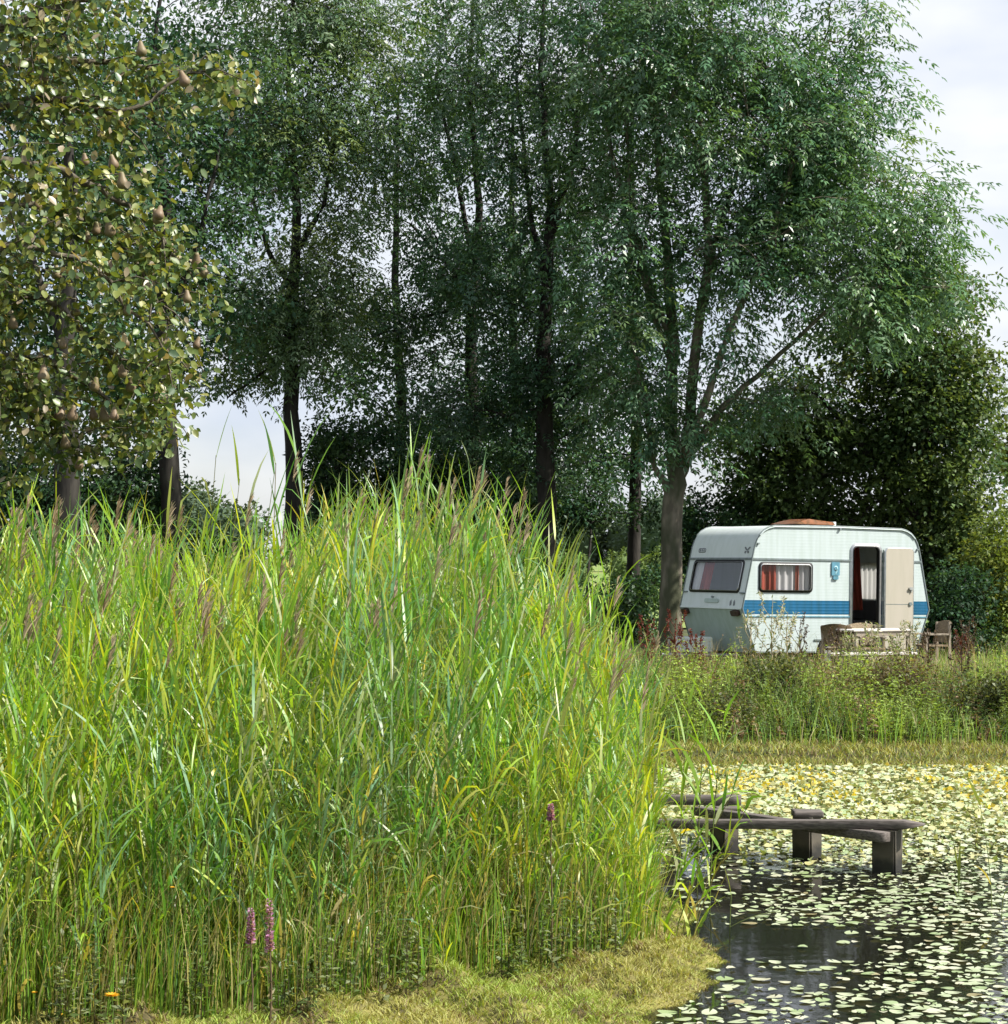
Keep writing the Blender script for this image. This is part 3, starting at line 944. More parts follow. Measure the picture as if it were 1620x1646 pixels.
def grow(name, label, base, stems, blobs, leaf, ncl, per, cols, bark='bark', group=None, cat='tree', clr=0.43, lsize=(0.11, 0.05), gaps=True, droop=0.25, trunk_name='trunk', minrad=0.006, rlim=None):
    """stems: list of [(x,y,z,r), ...] polylines in world space; blobs: [(centre, (rx,ry,rz), weight)] crown volume"""
    base = Vector(base)
    root = empty(name, base)
    tag(root, label, cat, group)
    bg_ = Geo()
    nodes, npar, nrad, nlen = [], [], [], []
    for st in stems:
        A = np.array(st, float)
        # densify
        t = np.linspace(0, 1, len(A)); tt = np.linspace(0, 1, (len(A) - 1) * 4 + 1)
        D_ = np.stack([np.interp(tt, t, A[:, k]) for k in range(4)], 1)
        D_[1:-1, :2] += rng.normal(0, 0.02, (len(D_) - 2, 2))
        V, Q = tubes(D_[None, :, :3], D_[None, :, 3], 9)
        bg_.add(V, Q, (0.1, 0.1, 0.1))
        for k, p in enumerate(D_):
            if k > len(D_) * 0.25 or len(stems) > 1 and st is not stems[0]:
                nodes.append(p[:3]); npar.append(-1); nrad.append(p[3]); nlen.append(k * 0.15)
    # clumps
    w = np.array([b[2] for b in blobs], float); w /= w.sum()
    cl = []
    for (c, r_, _), k in zip(blobs, (w * ncl).round().astype(int)):
        v = rdir(max(k, 1)) * (rng.random((max(k, 1), 1)) ** (1 / 2.2))
        cl.append(np.array(c)[None] + v * np.array(r_)[None])
    cl = np.concatenate(cl)
    if gaps: cl = cl[~in_gaps(cl, 26)]
    cl = cl[cl[:, 2] > base.z + 0.2]
    if rlim is not None:                              # outline of the crown's open side
        qx, qy = project(cl)
        cl = cl[qx < np.interp(qy, rlim[0], rlim[1])]
    nodes = np.array(nodes)
    d0 = np.linalg.norm(cl[:, None] - nodes[None], axis=2).min(1)
    cl = cl[np.argsort(d0)]
    ns = len(nodes)
    allp = np.concatenate([nodes, cl])
    par = np.full(len(allp), -1); plen = np.concatenate([np.array(nlen), np.zeros(len(cl))])
    for i in range(len(cl)):
        k = ns + i
        dv = allp[k] - allp[:k]
        d = np.linalg.norm(dv, axis=1)
        cost = d + 0.25 * plen[:k] + np.where(dv[:, 2] < 0.0, -dv[:, 2] * 0.7, 0)
        j = int(np.argmin(cost)); par[k] = j; plen[k] = plen[j] + d[j]
    load = np.zeros(len(allp)); load[ns:] = 1
    for k in range(len(allp) - 1, ns - 1, -1):
        load[par[k]] += load[k]
    rad = minrad * np.sqrt(np.maximum(load, 1)) * 1.1
    ch = np.arange(ns, len(allp)); pa = par[ch]
    a, b = allp[pa], allp[ch]
    L = np.linalg.norm(b - a, axis=1, keepdims=True)
    mid = (a + b) / 2 + rng.normal(size=a.shape) * 0.07 * L + np.array([0, 0, 0.06]) * L
    ra = np.minimum(rad[ch] * 1.25, np.concatenate([np.array(nrad) * 0.8, rad[ns:]])[pa]); rb = rad[ch]
    q1 = (a + mid) / 2 + (mid - (a + b) / 2) * 0.25; q2 = (b + mid) / 2 + (mid - (a + b) / 2) * 0.25
    V, Q = tubes(np.stack([a, q1, mid, q2, b], 1), np.stack([ra, (ra * 3 + rb) / 4, (ra + rb) / 2, (ra + 3 * rb) / 4, rb], 1), 5)
    bg_.add(V, Q, (0.1, 0.1, 0.1))
    nt_ = 5
    e_ = rep(cl, nt_) + np.clip(rng.normal(size=(len(cl) * nt_, 3)), -1.6, 1.6) * clr * np.array([1.1, 1.1, 0.7])
    s_ = rep(cl, nt_)
    V, Q = tubes(np.stack([s_, (s_ + e_) / 2 + np.array([0, 0, 0.05]), e_], 1), np.tile(np.array([[0.9, 0.6, 0.35]]) * minrad, (len(s_), 1)), 3)
    bg_.add(V, Q, (0.1, 0.1, 0.1))
    tr = link(trunk_name, bg_.mesh(trunk_name, M[bark], smooth=True), root)
    # leaves
    g = Geo()
    n = len(cl) * per
    ci = np.repeat(np.arange(len(cl)), per)
    spread = clr * (0.7 + 0.6 * rng.random(len(cl)))[ci][:, None]
    off = np.clip(rng.normal(size=(n, 3)), -1.7, 1.7) * spread * np.array([1, 1, 0.62])
    org = cl[ci] + off
    if gaps:
        keep = ~in_gaps(org, 2)
        keep &= org[:, 2] > base.z + 0.1
        ci, org, off = ci[keep], org[keep], off[keep]
    n = len(org)
    ctint = cols[0] + (np.array(cols[1]) - np.array(cols[0]))[None] * rng.random((len(cl), 1)) if isinstance(cols[0], np.ndarray) else mixcol(cols[0], cols[1], rng.random(len(cl)))
    ctint = ctint * (0.75 + 0.5 * rng.random((len(cl), 1))) * (1 + np.array([0.25, 0.08, -0.1]) * (rng.random((len(cl), 1)) < 0.22))
    tint = ctint[ci] * (0.75 + 0.5 * rng.random((n, 1)))
    if leaf == 'ash':
        m_ = 7
        d = unit(off * np.array([1, 1, 0.4]) + rdir(n) * 0.35 + np.array([0.08, 0, -droop]))
        up = unit(np.array([0, 0, 1.0]) + rdir(n) * 0.5)
        s = unit(np.cross(d, up)); up = np.cross(s, d)
        rl = 0.28 + 0.16 * rng.random((n, 1))
        B, Dr, N_, Ln, Wd, T_ = [], [], [], [], [], []
        for k in range(m_):
            if k == m_ - 1:
                pos, sd_, f = 1.0, 0, 1.0
            else:
                pos, sd_, f = 0.3 + 0.32 * (k // 2), (1 if k % 2 else -1), 0.55
            B.append(org + d * rl * pos - np.array([0, 0, 1.0]) * rl * pos ** 2 * 0.25)
            Dr.append(d * f + s * sd_ * 0.8 + np.array([0, 0, -0.28]) + rng.normal(size=(n, 3)) * 0.12)
            N_.append(up)
            Ln.append(lsize[0] * (0.8 + 0.4 * rng.random(n))); Wd.append(lsize[1] * (0.8 + 0.4 * rng.random(n)))
            T_.append(tint)
        B = np.concatenate(B); V, Q = leaves(B, np.concatenate(Dr), np.concatenate(N_), np.concatenate(Ln), np.concatenate(Wd))
        g.add(V, Q, rep(np.concatenate(T_), 4))
    else:
        m_ = 3
        B = rep(org, m_) + rng.normal(size=(n * m_, 3)) * 0.07
        d = unit(rep(off, m_) * 0.8 + rdir(n * m_) * 0.6 + np.array([0, 0, -droop]))
        N_ = unit(np.array([0, 0, 1.0]) + rdir(n * m_) * 0.75)
        V, Q = leaves(B, d, N_, lsize[0] * (0.7 + 0.6 * rng.random(n * m_)), lsize[1] * (0.7 + 0.6 * rng.random(n * m_)))
        g.add(V, Q, rep(rep(tint, m_), 4))
    off_ = np.array(base)
    me = g.mesh('crown', M['leaf'] if leaf == 'ash' else M['broad'])
    cr = link('crown', me, root)
    # children hold world coordinates: shift them into the root's space
    for o in (tr, cr):
        o.matrix_parent_inverse = Matrix.Translation(-base)
    return root


def W(px, py, D, r):
    p = P(px, py, D)
    return (p.x, p.y, p.z, r)


def base_at(px, D):
    D = D * DS
    x = (px - 810) / F * D
    return (x, D, gz(x, D))


def blob(px, py, D, rx, ry, rd, w):
    """crown ellipsoid: centre and radii in photo pixels, depth radius in metres"""
    c = P(px, py, D); k = D * DS / F
    return ((c.x, c.y, c.z), (rx * k, rd, ry * k), w)


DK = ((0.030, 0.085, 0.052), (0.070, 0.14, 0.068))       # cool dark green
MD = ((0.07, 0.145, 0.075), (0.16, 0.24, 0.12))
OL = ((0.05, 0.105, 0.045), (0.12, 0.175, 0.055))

# the ash beside the caravan, forked low
b = base_at(1078, 22.6)
ash_st = [[(b[0], b[1], b[2] - 0.1, 0.26), W(1078, 980, 22.6, 0.22), W(1080, 880, 22.6, 0.205), W(1086, 790, 22.6, 0.20), W(1097, 740, 22.6, 0.16)],
          [W(1090, 775, 22.6, 0.15), W(1078, 690, 22.7, 0.13), W(1082, 560, 22.9, 0.11), W(1070, 380, 23.1, 0.09), W(1052, 200, 23.2, 0.07), W(1035, -60, 23.3, 0.05)],
          [W(1097, 742, 22.6, 0.14), W(1108, 680, 22.5, 0.11), W(1118, 560, 22.4, 0.10), W(1140, 400, 22.3, 0.08), W(1128, 200, 22.2, 0.06), W(1150, -60, 22.2, 0.045)],
          [W(1098, 745, 22.6, 0.10), W(1122, 680, 22.4, 0.08), W(1145, 610, 22.2, 0.07), W(1180, 520, 22.0, 0.06), W(1240, 380, 21.8, 0.05), W(1290, 200, 21.6, 0.035)],
          [W(1100, 745, 22.6, 0.09), W(1135, 690, 22.5, 0.065), W(1175, 640, 22.4, 0.055), W(1255, 570, 22.3, 0.045), W(1350, 480, 22.1, 0.03)],
          [W(1080, 800, 22.6, 0.08), W(1052, 750, 22.5, 0.055), W(1035, 640, 22.3, 0.045), W(1010, 520, 22.2, 0.035)],
          [W(1082, 560, 22.9, 0.08), W(1035, 430, 22.9, 0.06), W(985, 260, 22.9, 0.045), W(960, 60, 22.9, 0.03)],
          [W(1085, 600, 22.9, 0.06), W(1040, 470, 22.6, 0.045), W(1010, 330, 22.5, 0.035), W(1000, 60, 22.4, 0.025)],
          [W(1140, 420, 22.3, 0.06), W(1190, 260, 22.5, 0.045), W(1230, 60, 22.6, 0.03)]]
ash_bl = [blob(1165, 120, 22.5, 280, 280, 3.0, 3.2), blob(1325, 250, 22.3, 160, 230, 2.4, 2.3), blob(1450, 430, 22.6, 85, 140, 1.8, 1.1),
          blob(1260, 420, 22.2, 190, 150, 2.2, 1.5), blob(1040, 640, 22.1, 80, 110, 0.9, 0.55), blob(990, 430, 22.0, 90, 150, 1.3, 0.7), blob(1000, 150, 22.5, 120, 200, 2.2, 0.8),
          blob(1150, -150, 22.5, 280, 170, 3.0, 1.2), blob(1250, 620, 22.6, 130, 70, 1.2, 0.35)]
grow('ash_tree', 'tall ash with low forked grey trunk beside the caravan', b, ash_st, ash_bl, 'ash', 350, 36, ((0.05, 0.13, 0.07), (0.115, 0.21, 0.10)), 'ashbark', lsize=(0.145, 0.05), clr=0.42, rlim=([-200, 0, 150, 300, 450, 560, 700], [1400, 1445, 1495, 1530, 1550, 1545, 1520]))

# dense broad tree behind the caravan
b = base_at(1508, 25.5)
st = [[(b[0], b[1], b[2] - 0.1, 0.2), W(1506, 940, 25.5, 0.17), W(1490, 800, 25.5, 0.13), W(1470, 640, 25.5, 0.09), W(1450, 480, 25.5, 0.05)],
      [W(1500, 860, 25.5, 0.1), W(1400, 740, 25.4, 0.07), W(1320, 640, 25.3, 0.04)], [W(1495, 820, 25.5, 0.08), W(1560, 690, 25.4, 0.05), W(1580, 560, 25.3, 0.03)]]
grow('maple_tree', 'dense dark broadleaf tree right behind the caravan roof', b, st,
     [blob(1400, 690, 25.6, 170, 170, 1.6, 2.0), blob(1500, 640, 25.3, 85, 170, 1.5, 1.6), blob(1260, 740, 25.8, 130, 110, 1.4, 1.3), blob(1545, 850, 25.4, 60, 150, 1.0, 0.8), blob(1490, 900, 25.9, 120, 120, 1.0, 0.8), blob(1330, 850, 26.3, 200, 80, 0.9, 1.0), blob(1465, 480, 25.5, 85, 70, 1.3, 0.6)],
     'broad', 330, 74, OL, clr=0.40, lsize=(0.115, 0.082))
# trees standing in a line along the meadow
def line_tree(name, label, px, D, w, top, bl, leaf, ncl, per, cols, group='trees in the line along the meadow', lean=0, ls=(0.11, 0.055), extra=()):
    b = base_at(px, D)
    rr_ = w * D * DS / F / 2
    st = [[(b[0], b[1], b[2] - 0.1, rr_ * 1.35), W(px + lean * 0.15, 950, D, rr_ * 1.05), W(px + lean * 0.35, 760, D, rr_), W(px + lean * 0.6 - 5, 560, D, rr_ * 0.75), W(px + lean * 0.8 + 8, 330, D, rr_ * 0.48), W(px + lean - 10, 120, D, rr_ * 0.28), W(px + lean + 6, top, D, rr_ * 0.12)]]
    for e in extra:
        st.append([W(*q) for q in e])
    return grow(name, label, b, st, bl, leaf, ncl, per, cols, lsize=ls, group=group)


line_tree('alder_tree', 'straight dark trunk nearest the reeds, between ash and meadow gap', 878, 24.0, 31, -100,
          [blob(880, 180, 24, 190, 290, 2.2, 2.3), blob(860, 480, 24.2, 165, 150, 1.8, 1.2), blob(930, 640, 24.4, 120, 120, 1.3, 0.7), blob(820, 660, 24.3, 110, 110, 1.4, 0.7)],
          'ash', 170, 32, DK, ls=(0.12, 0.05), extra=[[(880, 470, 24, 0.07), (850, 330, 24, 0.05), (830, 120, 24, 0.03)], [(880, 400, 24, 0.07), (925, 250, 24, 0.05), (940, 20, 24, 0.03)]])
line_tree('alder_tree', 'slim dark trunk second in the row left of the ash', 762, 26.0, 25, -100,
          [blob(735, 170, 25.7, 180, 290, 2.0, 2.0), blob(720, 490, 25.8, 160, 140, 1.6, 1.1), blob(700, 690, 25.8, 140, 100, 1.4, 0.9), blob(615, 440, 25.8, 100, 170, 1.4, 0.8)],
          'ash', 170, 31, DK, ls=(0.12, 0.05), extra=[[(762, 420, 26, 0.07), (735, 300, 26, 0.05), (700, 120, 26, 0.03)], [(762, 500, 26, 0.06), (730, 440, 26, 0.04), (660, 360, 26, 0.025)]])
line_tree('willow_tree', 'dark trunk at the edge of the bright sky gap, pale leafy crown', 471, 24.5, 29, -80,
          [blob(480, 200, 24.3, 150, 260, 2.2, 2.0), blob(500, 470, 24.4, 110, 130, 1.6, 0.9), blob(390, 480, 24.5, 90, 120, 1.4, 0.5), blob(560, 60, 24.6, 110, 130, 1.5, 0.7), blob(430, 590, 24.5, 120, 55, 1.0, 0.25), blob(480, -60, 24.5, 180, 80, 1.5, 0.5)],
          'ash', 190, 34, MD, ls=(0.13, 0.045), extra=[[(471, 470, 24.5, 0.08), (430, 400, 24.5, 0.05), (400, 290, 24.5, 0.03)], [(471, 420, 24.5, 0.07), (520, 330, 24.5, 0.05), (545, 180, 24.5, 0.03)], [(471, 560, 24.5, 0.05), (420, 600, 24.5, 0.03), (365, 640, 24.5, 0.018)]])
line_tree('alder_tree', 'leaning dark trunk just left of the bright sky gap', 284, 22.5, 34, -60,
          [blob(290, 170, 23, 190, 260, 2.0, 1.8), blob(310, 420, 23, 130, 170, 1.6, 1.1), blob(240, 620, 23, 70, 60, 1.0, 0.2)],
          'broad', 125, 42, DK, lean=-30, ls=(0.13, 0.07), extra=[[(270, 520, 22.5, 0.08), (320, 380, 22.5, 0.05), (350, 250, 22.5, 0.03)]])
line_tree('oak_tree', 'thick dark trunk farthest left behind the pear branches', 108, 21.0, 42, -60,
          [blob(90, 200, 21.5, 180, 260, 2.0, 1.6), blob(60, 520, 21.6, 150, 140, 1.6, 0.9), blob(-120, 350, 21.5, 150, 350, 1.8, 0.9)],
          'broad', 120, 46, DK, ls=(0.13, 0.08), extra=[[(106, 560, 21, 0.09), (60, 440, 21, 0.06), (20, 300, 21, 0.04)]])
# trees farther back that close the row
def back_tree(label, px, D, bl, ncl, per, cols, leaf='broad', w=22, name='field_tree', top=150):
    b = base_at(px, D); rr_ = w * D * DS / F / 2
    st = [[(b[0], b[1], b[2] - 0.1, rr_ * 1.3), W(px, 900, D, rr_), W(px + 6, 900 + (top - 900) * 0.3, D, rr_ * 0.8), W(px - 5, 900 + (top - 900) * 0.6, D, rr_ * 0.55), W(px, top, D, rr_ * 0.2)]]
    return grow(name, label, b, st, bl, leaf, ncl, per, cols, group='trees behind the front row', lsize=(0.15, 0.09))


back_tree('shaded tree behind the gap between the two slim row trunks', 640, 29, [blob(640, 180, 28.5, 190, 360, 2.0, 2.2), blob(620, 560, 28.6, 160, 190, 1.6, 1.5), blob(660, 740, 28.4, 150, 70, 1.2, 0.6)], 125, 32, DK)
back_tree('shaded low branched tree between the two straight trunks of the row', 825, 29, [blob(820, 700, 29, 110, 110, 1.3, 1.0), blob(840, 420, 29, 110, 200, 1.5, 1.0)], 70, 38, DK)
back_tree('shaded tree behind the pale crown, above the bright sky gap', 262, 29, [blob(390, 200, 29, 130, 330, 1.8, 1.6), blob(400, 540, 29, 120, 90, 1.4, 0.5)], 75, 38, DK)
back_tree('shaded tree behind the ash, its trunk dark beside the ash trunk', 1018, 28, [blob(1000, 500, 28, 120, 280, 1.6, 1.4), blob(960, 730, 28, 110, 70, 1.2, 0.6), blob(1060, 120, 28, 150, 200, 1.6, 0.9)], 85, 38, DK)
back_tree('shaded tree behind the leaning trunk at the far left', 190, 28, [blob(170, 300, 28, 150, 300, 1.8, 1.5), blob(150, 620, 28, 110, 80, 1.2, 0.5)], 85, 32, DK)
back_tree('sunlit tree at the right picture edge behind the caravan end', 1640, 29, [blob(1660, 720, 29.5, 50, 90, 1.3, 1.2), blob(1670, 870, 29.5, 55, 110, 1.2, 0.8)], 60, 46, ((0.10, 0.15, 0.04), (0.17, 0.21, 0.055)), top=680)


def shrub(name, label, px, D, bl, ncl, per, cols, group=None, ls=(0.1, 0.06), clr=0.26, leaf='broad', droop=0.15):
    b = base_at(px, D)
    q = 0.4 if clr < 0.2 else 1.0
    st = [[(b[0], b[1], b[2] - 0.05, 0.05 * q), (b[0] + rng.normal() * 0.1, b[1], b[2] + 0.4 * q, 0.035 * q), (b[0] + rng.normal() * 0.2 * q, b[1], b[2] + 0.9 * q, 0.02 * q)]]
    for k in range(4):
        a = rng.random() * 6.28
        st.append([(b[0], b[1], b[2] - 0.05, 0.03 * q), (b[0] + math.cos(a) * 0.25 * q, b[1] + math.sin(a) * 0.25 * q, b[2] + 0.4 * q, 0.022 * q), (b[0] + math.cos(a) * 0.5 * q, b[1] + math.sin(a) * 0.5 * q, b[2] + 0.8 * q, 0.012 * q)])
    return grow(name, label, b, st, bl, leaf, ncl, per, cols, group=group, cat='shrub', lsize=ls, clr=clr, trunk_name='stem', droop=droop, minrad=0.006 if q == 1 else 0.002)


G2 = 'dark shrubs under the tree row'
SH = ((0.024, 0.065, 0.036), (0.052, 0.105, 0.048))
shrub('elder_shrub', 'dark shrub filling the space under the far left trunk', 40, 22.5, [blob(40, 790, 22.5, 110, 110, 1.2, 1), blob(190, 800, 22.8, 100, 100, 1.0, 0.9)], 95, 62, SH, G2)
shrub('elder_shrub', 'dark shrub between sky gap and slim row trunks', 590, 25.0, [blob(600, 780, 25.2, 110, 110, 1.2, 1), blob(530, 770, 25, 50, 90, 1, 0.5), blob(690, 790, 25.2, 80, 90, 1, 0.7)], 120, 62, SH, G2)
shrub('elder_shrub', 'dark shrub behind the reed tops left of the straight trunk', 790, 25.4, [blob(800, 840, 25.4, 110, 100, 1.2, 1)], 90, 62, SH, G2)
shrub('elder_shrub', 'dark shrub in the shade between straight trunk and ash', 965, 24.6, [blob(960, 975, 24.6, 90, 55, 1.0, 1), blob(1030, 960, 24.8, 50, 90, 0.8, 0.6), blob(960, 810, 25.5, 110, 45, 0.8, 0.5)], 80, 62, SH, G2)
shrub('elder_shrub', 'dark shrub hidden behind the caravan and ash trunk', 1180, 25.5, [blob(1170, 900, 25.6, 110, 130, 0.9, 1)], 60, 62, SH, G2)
shrub('hazel_shrub', 'bright sunlit shrub at the right edge past the caravan', 1600, 23.5, [blob(1610, 910, 23.5, 50, 90, 0.8, 1), blob(1600, 1000, 23.2, 40, 60, 0.7, 0.5)], 55, 44, ((0.10, 0.16, 0.035), (0.17, 0.22, 0.05)))
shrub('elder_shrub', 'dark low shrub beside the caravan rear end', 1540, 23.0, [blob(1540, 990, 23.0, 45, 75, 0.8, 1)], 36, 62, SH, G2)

# distant wood and hedge seen through the gap
def far_wood(name, label, D, x0, x1, hmin, hmax, n, cols, lsz, per):
    g = Geo()
    cx = rng.uniform(x0, x1, n); cy = D + rng.uniform(-4, 8, n)
    hh = rng.uniform(hmin, hmax, n) * (0.85 + 0.15 * np.sin(cx * 0.12))
    ci = np.repeat(np.arange(n), per)
    off = rdir(n * per)
    off = off * (0.72 + 0.34 * rng.random((n * per, 1))) * (1 + 0.16 * np.sin(off[:, :1] * 7 + ci[:, None]) * np.sin(off[:, 2:] * 6 + 2.0 * ci[:, None]))
    ctr = np.stack([cx, cy, hh * 0.55 + 0.4], 1)
    org = ctr[ci] + off * np.stack([hh * 0.45, hh * 0.4, hh * 0.5], 1)[ci]
    V, Q = leaves(org, off + rdir(len(org)) * 0.6, unit(np.array([0, 0, 1.0]) + off), np.full(len(org), lsz), np.full(len(org), lsz * 0.8))
    tcol = mixcol(cols[0], cols[1], rng.random(n))
    tint = tcol[ci] * (0.8 + 0.4 * rng.random((len(org), 1)))
    g.add(V, Q, rep(tint, 4))
    th = np.linspace(0, 2 * np.pi, 10)[:-1]
    for k in range(n):                                # inner body of each crown
        prof_ = [(0.0, -1.1), (0.6, -0.8), (0.76, -0.1), (0.6, 0.4), (0.34, 0.66), (0.02, 0.78)]
        Vv = np.array([[ctr[k, 0] + r_ * hh[k] * 0.45 * math.cos(a_) * (1 + 0.12 * rng.normal()), ctr[k, 1] + r_ * hh[k] * 0.4 * math.sin(a_), ctr[k, 2] + z_ * hh[k] * 0.5] for r_, z_ in prof_ for a_ in th])
        Qv = [(p_ * 9 + q_, p_ * 9 + (q_ + 1) % 9, p_ * 9 + 9 + (q_ + 1) % 9, p_ * 9 + 9 + q_) for p_ in range(5) for q_ in range(9)]
        g.add(Vv, Qv, tcol[k])
    o = link(name, g.mesh(name, M['farleaf']))
    tag(o, label, 'wood', kind='stuff')


far_wood('distant_wood', 'distant line of trees beyond the meadow', 150 * DS, -80, 40, 7, 11.5, 66, ((0.06, 0.095, 0.06), (0.09, 0.125, 0.075)), 0.62, 800)
far_wood('meadow_hedge', 'low pale hedge at the meadow edge seen through the gap', 75 * DS, -50, 45, 1.6, 3.0, 60, ((0.09, 0.14, 0.05), (0.14, 0.19, 0.06)), 0.26, 420)


# ------------------------------------------------------------------ grass and herbs
def blades(xy, z, h, w, cols, lean=0.35, bias=(0.1, 0), seg=4, tvar=0.3):
    n = len(xy)
    az = rng.random(n) * 6.283
    ld = np.stack([np.cos(az) * lean + bias[0], np.sin(az) * lean + bias[1]], 1) * (0.4 + rng.random((n, 1)))
    t = np.linspace(0, 1, seg)
    base = np.concatenate([xy, z[:, None]], 1)
    Pt = base[:, None, :] + np.concatenate([ld[:, None, :] * (t[None, :, None] ** 1.8) * h[:, None, None], (t[None, :, None] - 0.22 * t[None, :, None] ** 3) * h[:, None, None]], 2)
    a2 = rng.random(n) * 3.14
    Wv = np.repeat(np.stack([np.cos(a2), np.sin(a2), np.zeros(n)], 1)[:, None], seg, 1)
    wd = w[:, None] * (1 - t[None] ** 1.6) * 0.5 + 0.0004
    V, Q = ribbons(Pt, Wv, wd)
    return V, Q, np.repeat(cols * (1 - tvar / 2 + tvar * rng.random((n, 1))), seg * 2, axis=0)


def herb_stems(xy, z, h, cols, nleaf=14, ll=0.07, lw=0.025, stemc=(0.1, 0.09, 0.04), lean=0.15, stalk=0.003, up=0.3):
    """upright weed stalks with leaves along them -> list of (V,Q,C)"""
    n = len(xy)
    az = rng.random(n) * 6.283
    ld = np.stack([np.cos(az), np.sin(az)], 1) * lean * rng.random((n, 1))
    t = np.linspace(0, 1, 4)
    base = np.concatenate([xy, z[:, None]], 1)
    Pt = base[:, None, :] + np.concatenate([ld[:, None] * (t ** 1.5)[None, :, None] * h[:, None, None], t[None, :, None] * h[:, None, None] * np.ones((n, 1, 1))], 2)
    V, Q = tubes(Pt, np.full((n, 4), stalk) * (1.1 - t[None] * 0.7), 3)
    out = [(V, Q, np.tile(np.array(stemc), (len(V), 1)))]
    tt = 0.15 + 0.85 * rng.random((n, nleaf))
    B = base[:, None] + np.concatenate([ld[:, None] * (tt ** 1.5)[..., None] * h[:, None, None], tt[..., None] * h[:, None, None]], 2)
    B = B.reshape(-1, 3)
    d = rdir(len(B)); d[:, 2] = d[:, 2] * 0.4 + up
    sc = (ll * (1.25 - 0.7 * tt) * (0.7 + 0.6 * rng.random(tt.shape))).reshape(-1)
    V, Q = leaves(B, d, unit(np.array([0, 0, 1.0]) + rdir(len(B)) * 0.5), sc, sc * lw / ll)
    c = np.repeat(cols, nleaf, 0) * (0.75 + 0.5 * rng.random((len(B), 1)))
    out.append((V, Q, rep(c, 4)))
    return out


def scatter(n, x0, x1, y0, y1):
    return np.stack([rng.uniform(x0, x1, n), rng.uniform(y0, y1, n)], 1)


def pick(cols, n, p=None):
    return np.array(cols)[rng.choice(len(cols), n, p=p)]


# bank grass and meadow grass under the trees
g = Geo()
xy = scatter(38000, -4, 13, 14.4 * DS, 23.5 * DS)
xy = xy[rng.random(len(xy)) < np.interp(xy[:, 1] / DS, [14.4, 19.5, 23.5], [1, 0.9, 0.45])]
z = ground_z(xy[:, 0], xy[:, 1])
nse = np.sin(xy[:, 0] * 1.9 + 1.3 * np.sin(xy[:, 1] * 1.1)) * 0.5 + 0.5
h = np.interp(xy[:, 1] / DS, [14.4, 16, 18, 19.3, 20.5, 23], [0.45, 0.6, 0.42, 0.24, 0.22, 0.4]) * (0.5 + 0.8 * rng.random(len(xy))) * (0.75 + 0.5 * nse)
GR = [(0.18, 0.33, 0.05), (0.28, 0.40, 0.06), (0.12, 0.25, 0.055), (0.35, 0.35, 0.14), (0.46, 0.39, 0.22)]
V, Q, C = blades(xy, z, h, 0.006 + 0.006 * rng.random(len(xy)), pick(GR, len(xy), [.32, .32, .2, .10, .06]))
g.add(V, Q, C)
# straw seed stalks
xy = scatter(1500, 1.0, 8.2, 16.2 * DS, 19.6 * DS); z = ground_z(xy[:, 0], xy[:, 1])
V, Q, C = blades(xy, z, 0.45 + 0.55 * rng.random(len(xy)) ** 1.6, 0.006 + 0 * z, pick([(0.45, 0.36, 0.2), (0.5, 0.42, 0.26), (0.3, 0.22, 0.12)], len(xy)), lean=0.3)
g.add(V, Q, C)
o = link('bank_grass', g.mesh('bank_grass', M['herb']))
tag(o, 'long mixed green and straw coloured grass covering the far bank', 'grass', kind='stuff')

# herbs on the pond side of the bank, in patches of different kinds
g = Geo()
xy = scatter(5800, 1.4, 11, 14.6 * DS, 17.4 * DS)
pn = np.sin(xy[:, 0] * 2.7 + 0.7 + np.sin(xy[:, 1] * 0.9)) + 0.8 * np.sin(xy[:, 0] * 6.3 + xy[:, 1] * 1.7) + 0.5 * np.sin(xy[:, 1] * 3.1 - xy[:, 0] * 3.7)
dens = np.interp(xy[:, 1] / DS, [14.6, 15.0, 16.2, 17.4], [0.8, 1.0, 0.75, 0.25])
k = rng.random(len(xy)) < dens; xy, pn = xy[k], pn[k]
z = ground_z(xy[:, 0], xy[:, 1])
patch = np.clip(pn / 3.2 + 0.5, 0, 1)
HC_ = mixcol((0.06, 0.105, 0.04), (0.32, 0.44, 0.09), patch ** 1.2) * (0.7 + 0.6 * rng.random((len(xy), 1)))
br = (rng.random(len(xy)) < 0.07) | ((np.sin(xy[:, 0] * 4.1 + 2) > 0.72) & (rng.random(len(xy)) < 0.5))
HC_[br] = mixcol((0.15, 0.095, 0.06), (0.26, 0.2, 0.12), rng.random(br.sum()))
hh = (0.25 + 0.65 * rng.random(len(xy)) ** 1.3) * np.interp(xy[:, 1] / DS, [14.6, 15.2, 16.2, 17.4], [0.5, 1.0, 1.0, 0.7]) * (0.65 + 0.6 * patch)
lz = rng.random(len(xy))
for lo_, hi_, ll_, lw_ in ((0, .45, 0.07, 0.022), (.45, .8, 0.085, 0.045), (.8, 1.01, 0.05, 0.03)):
    k = (lz >= lo_) & (lz < hi_)
    for a in herb_stems(xy[k], z[k], hh[k], HC_[k], 17, ll_, lw_, lean=0.35): g.add(*a)
o = link('bank_herbs', g.mesh('bank_herbs', M['herb']))
tag(o, 'tangle of olive and dark leafy weeds along the far bank', 'weeds', kind='stuff')

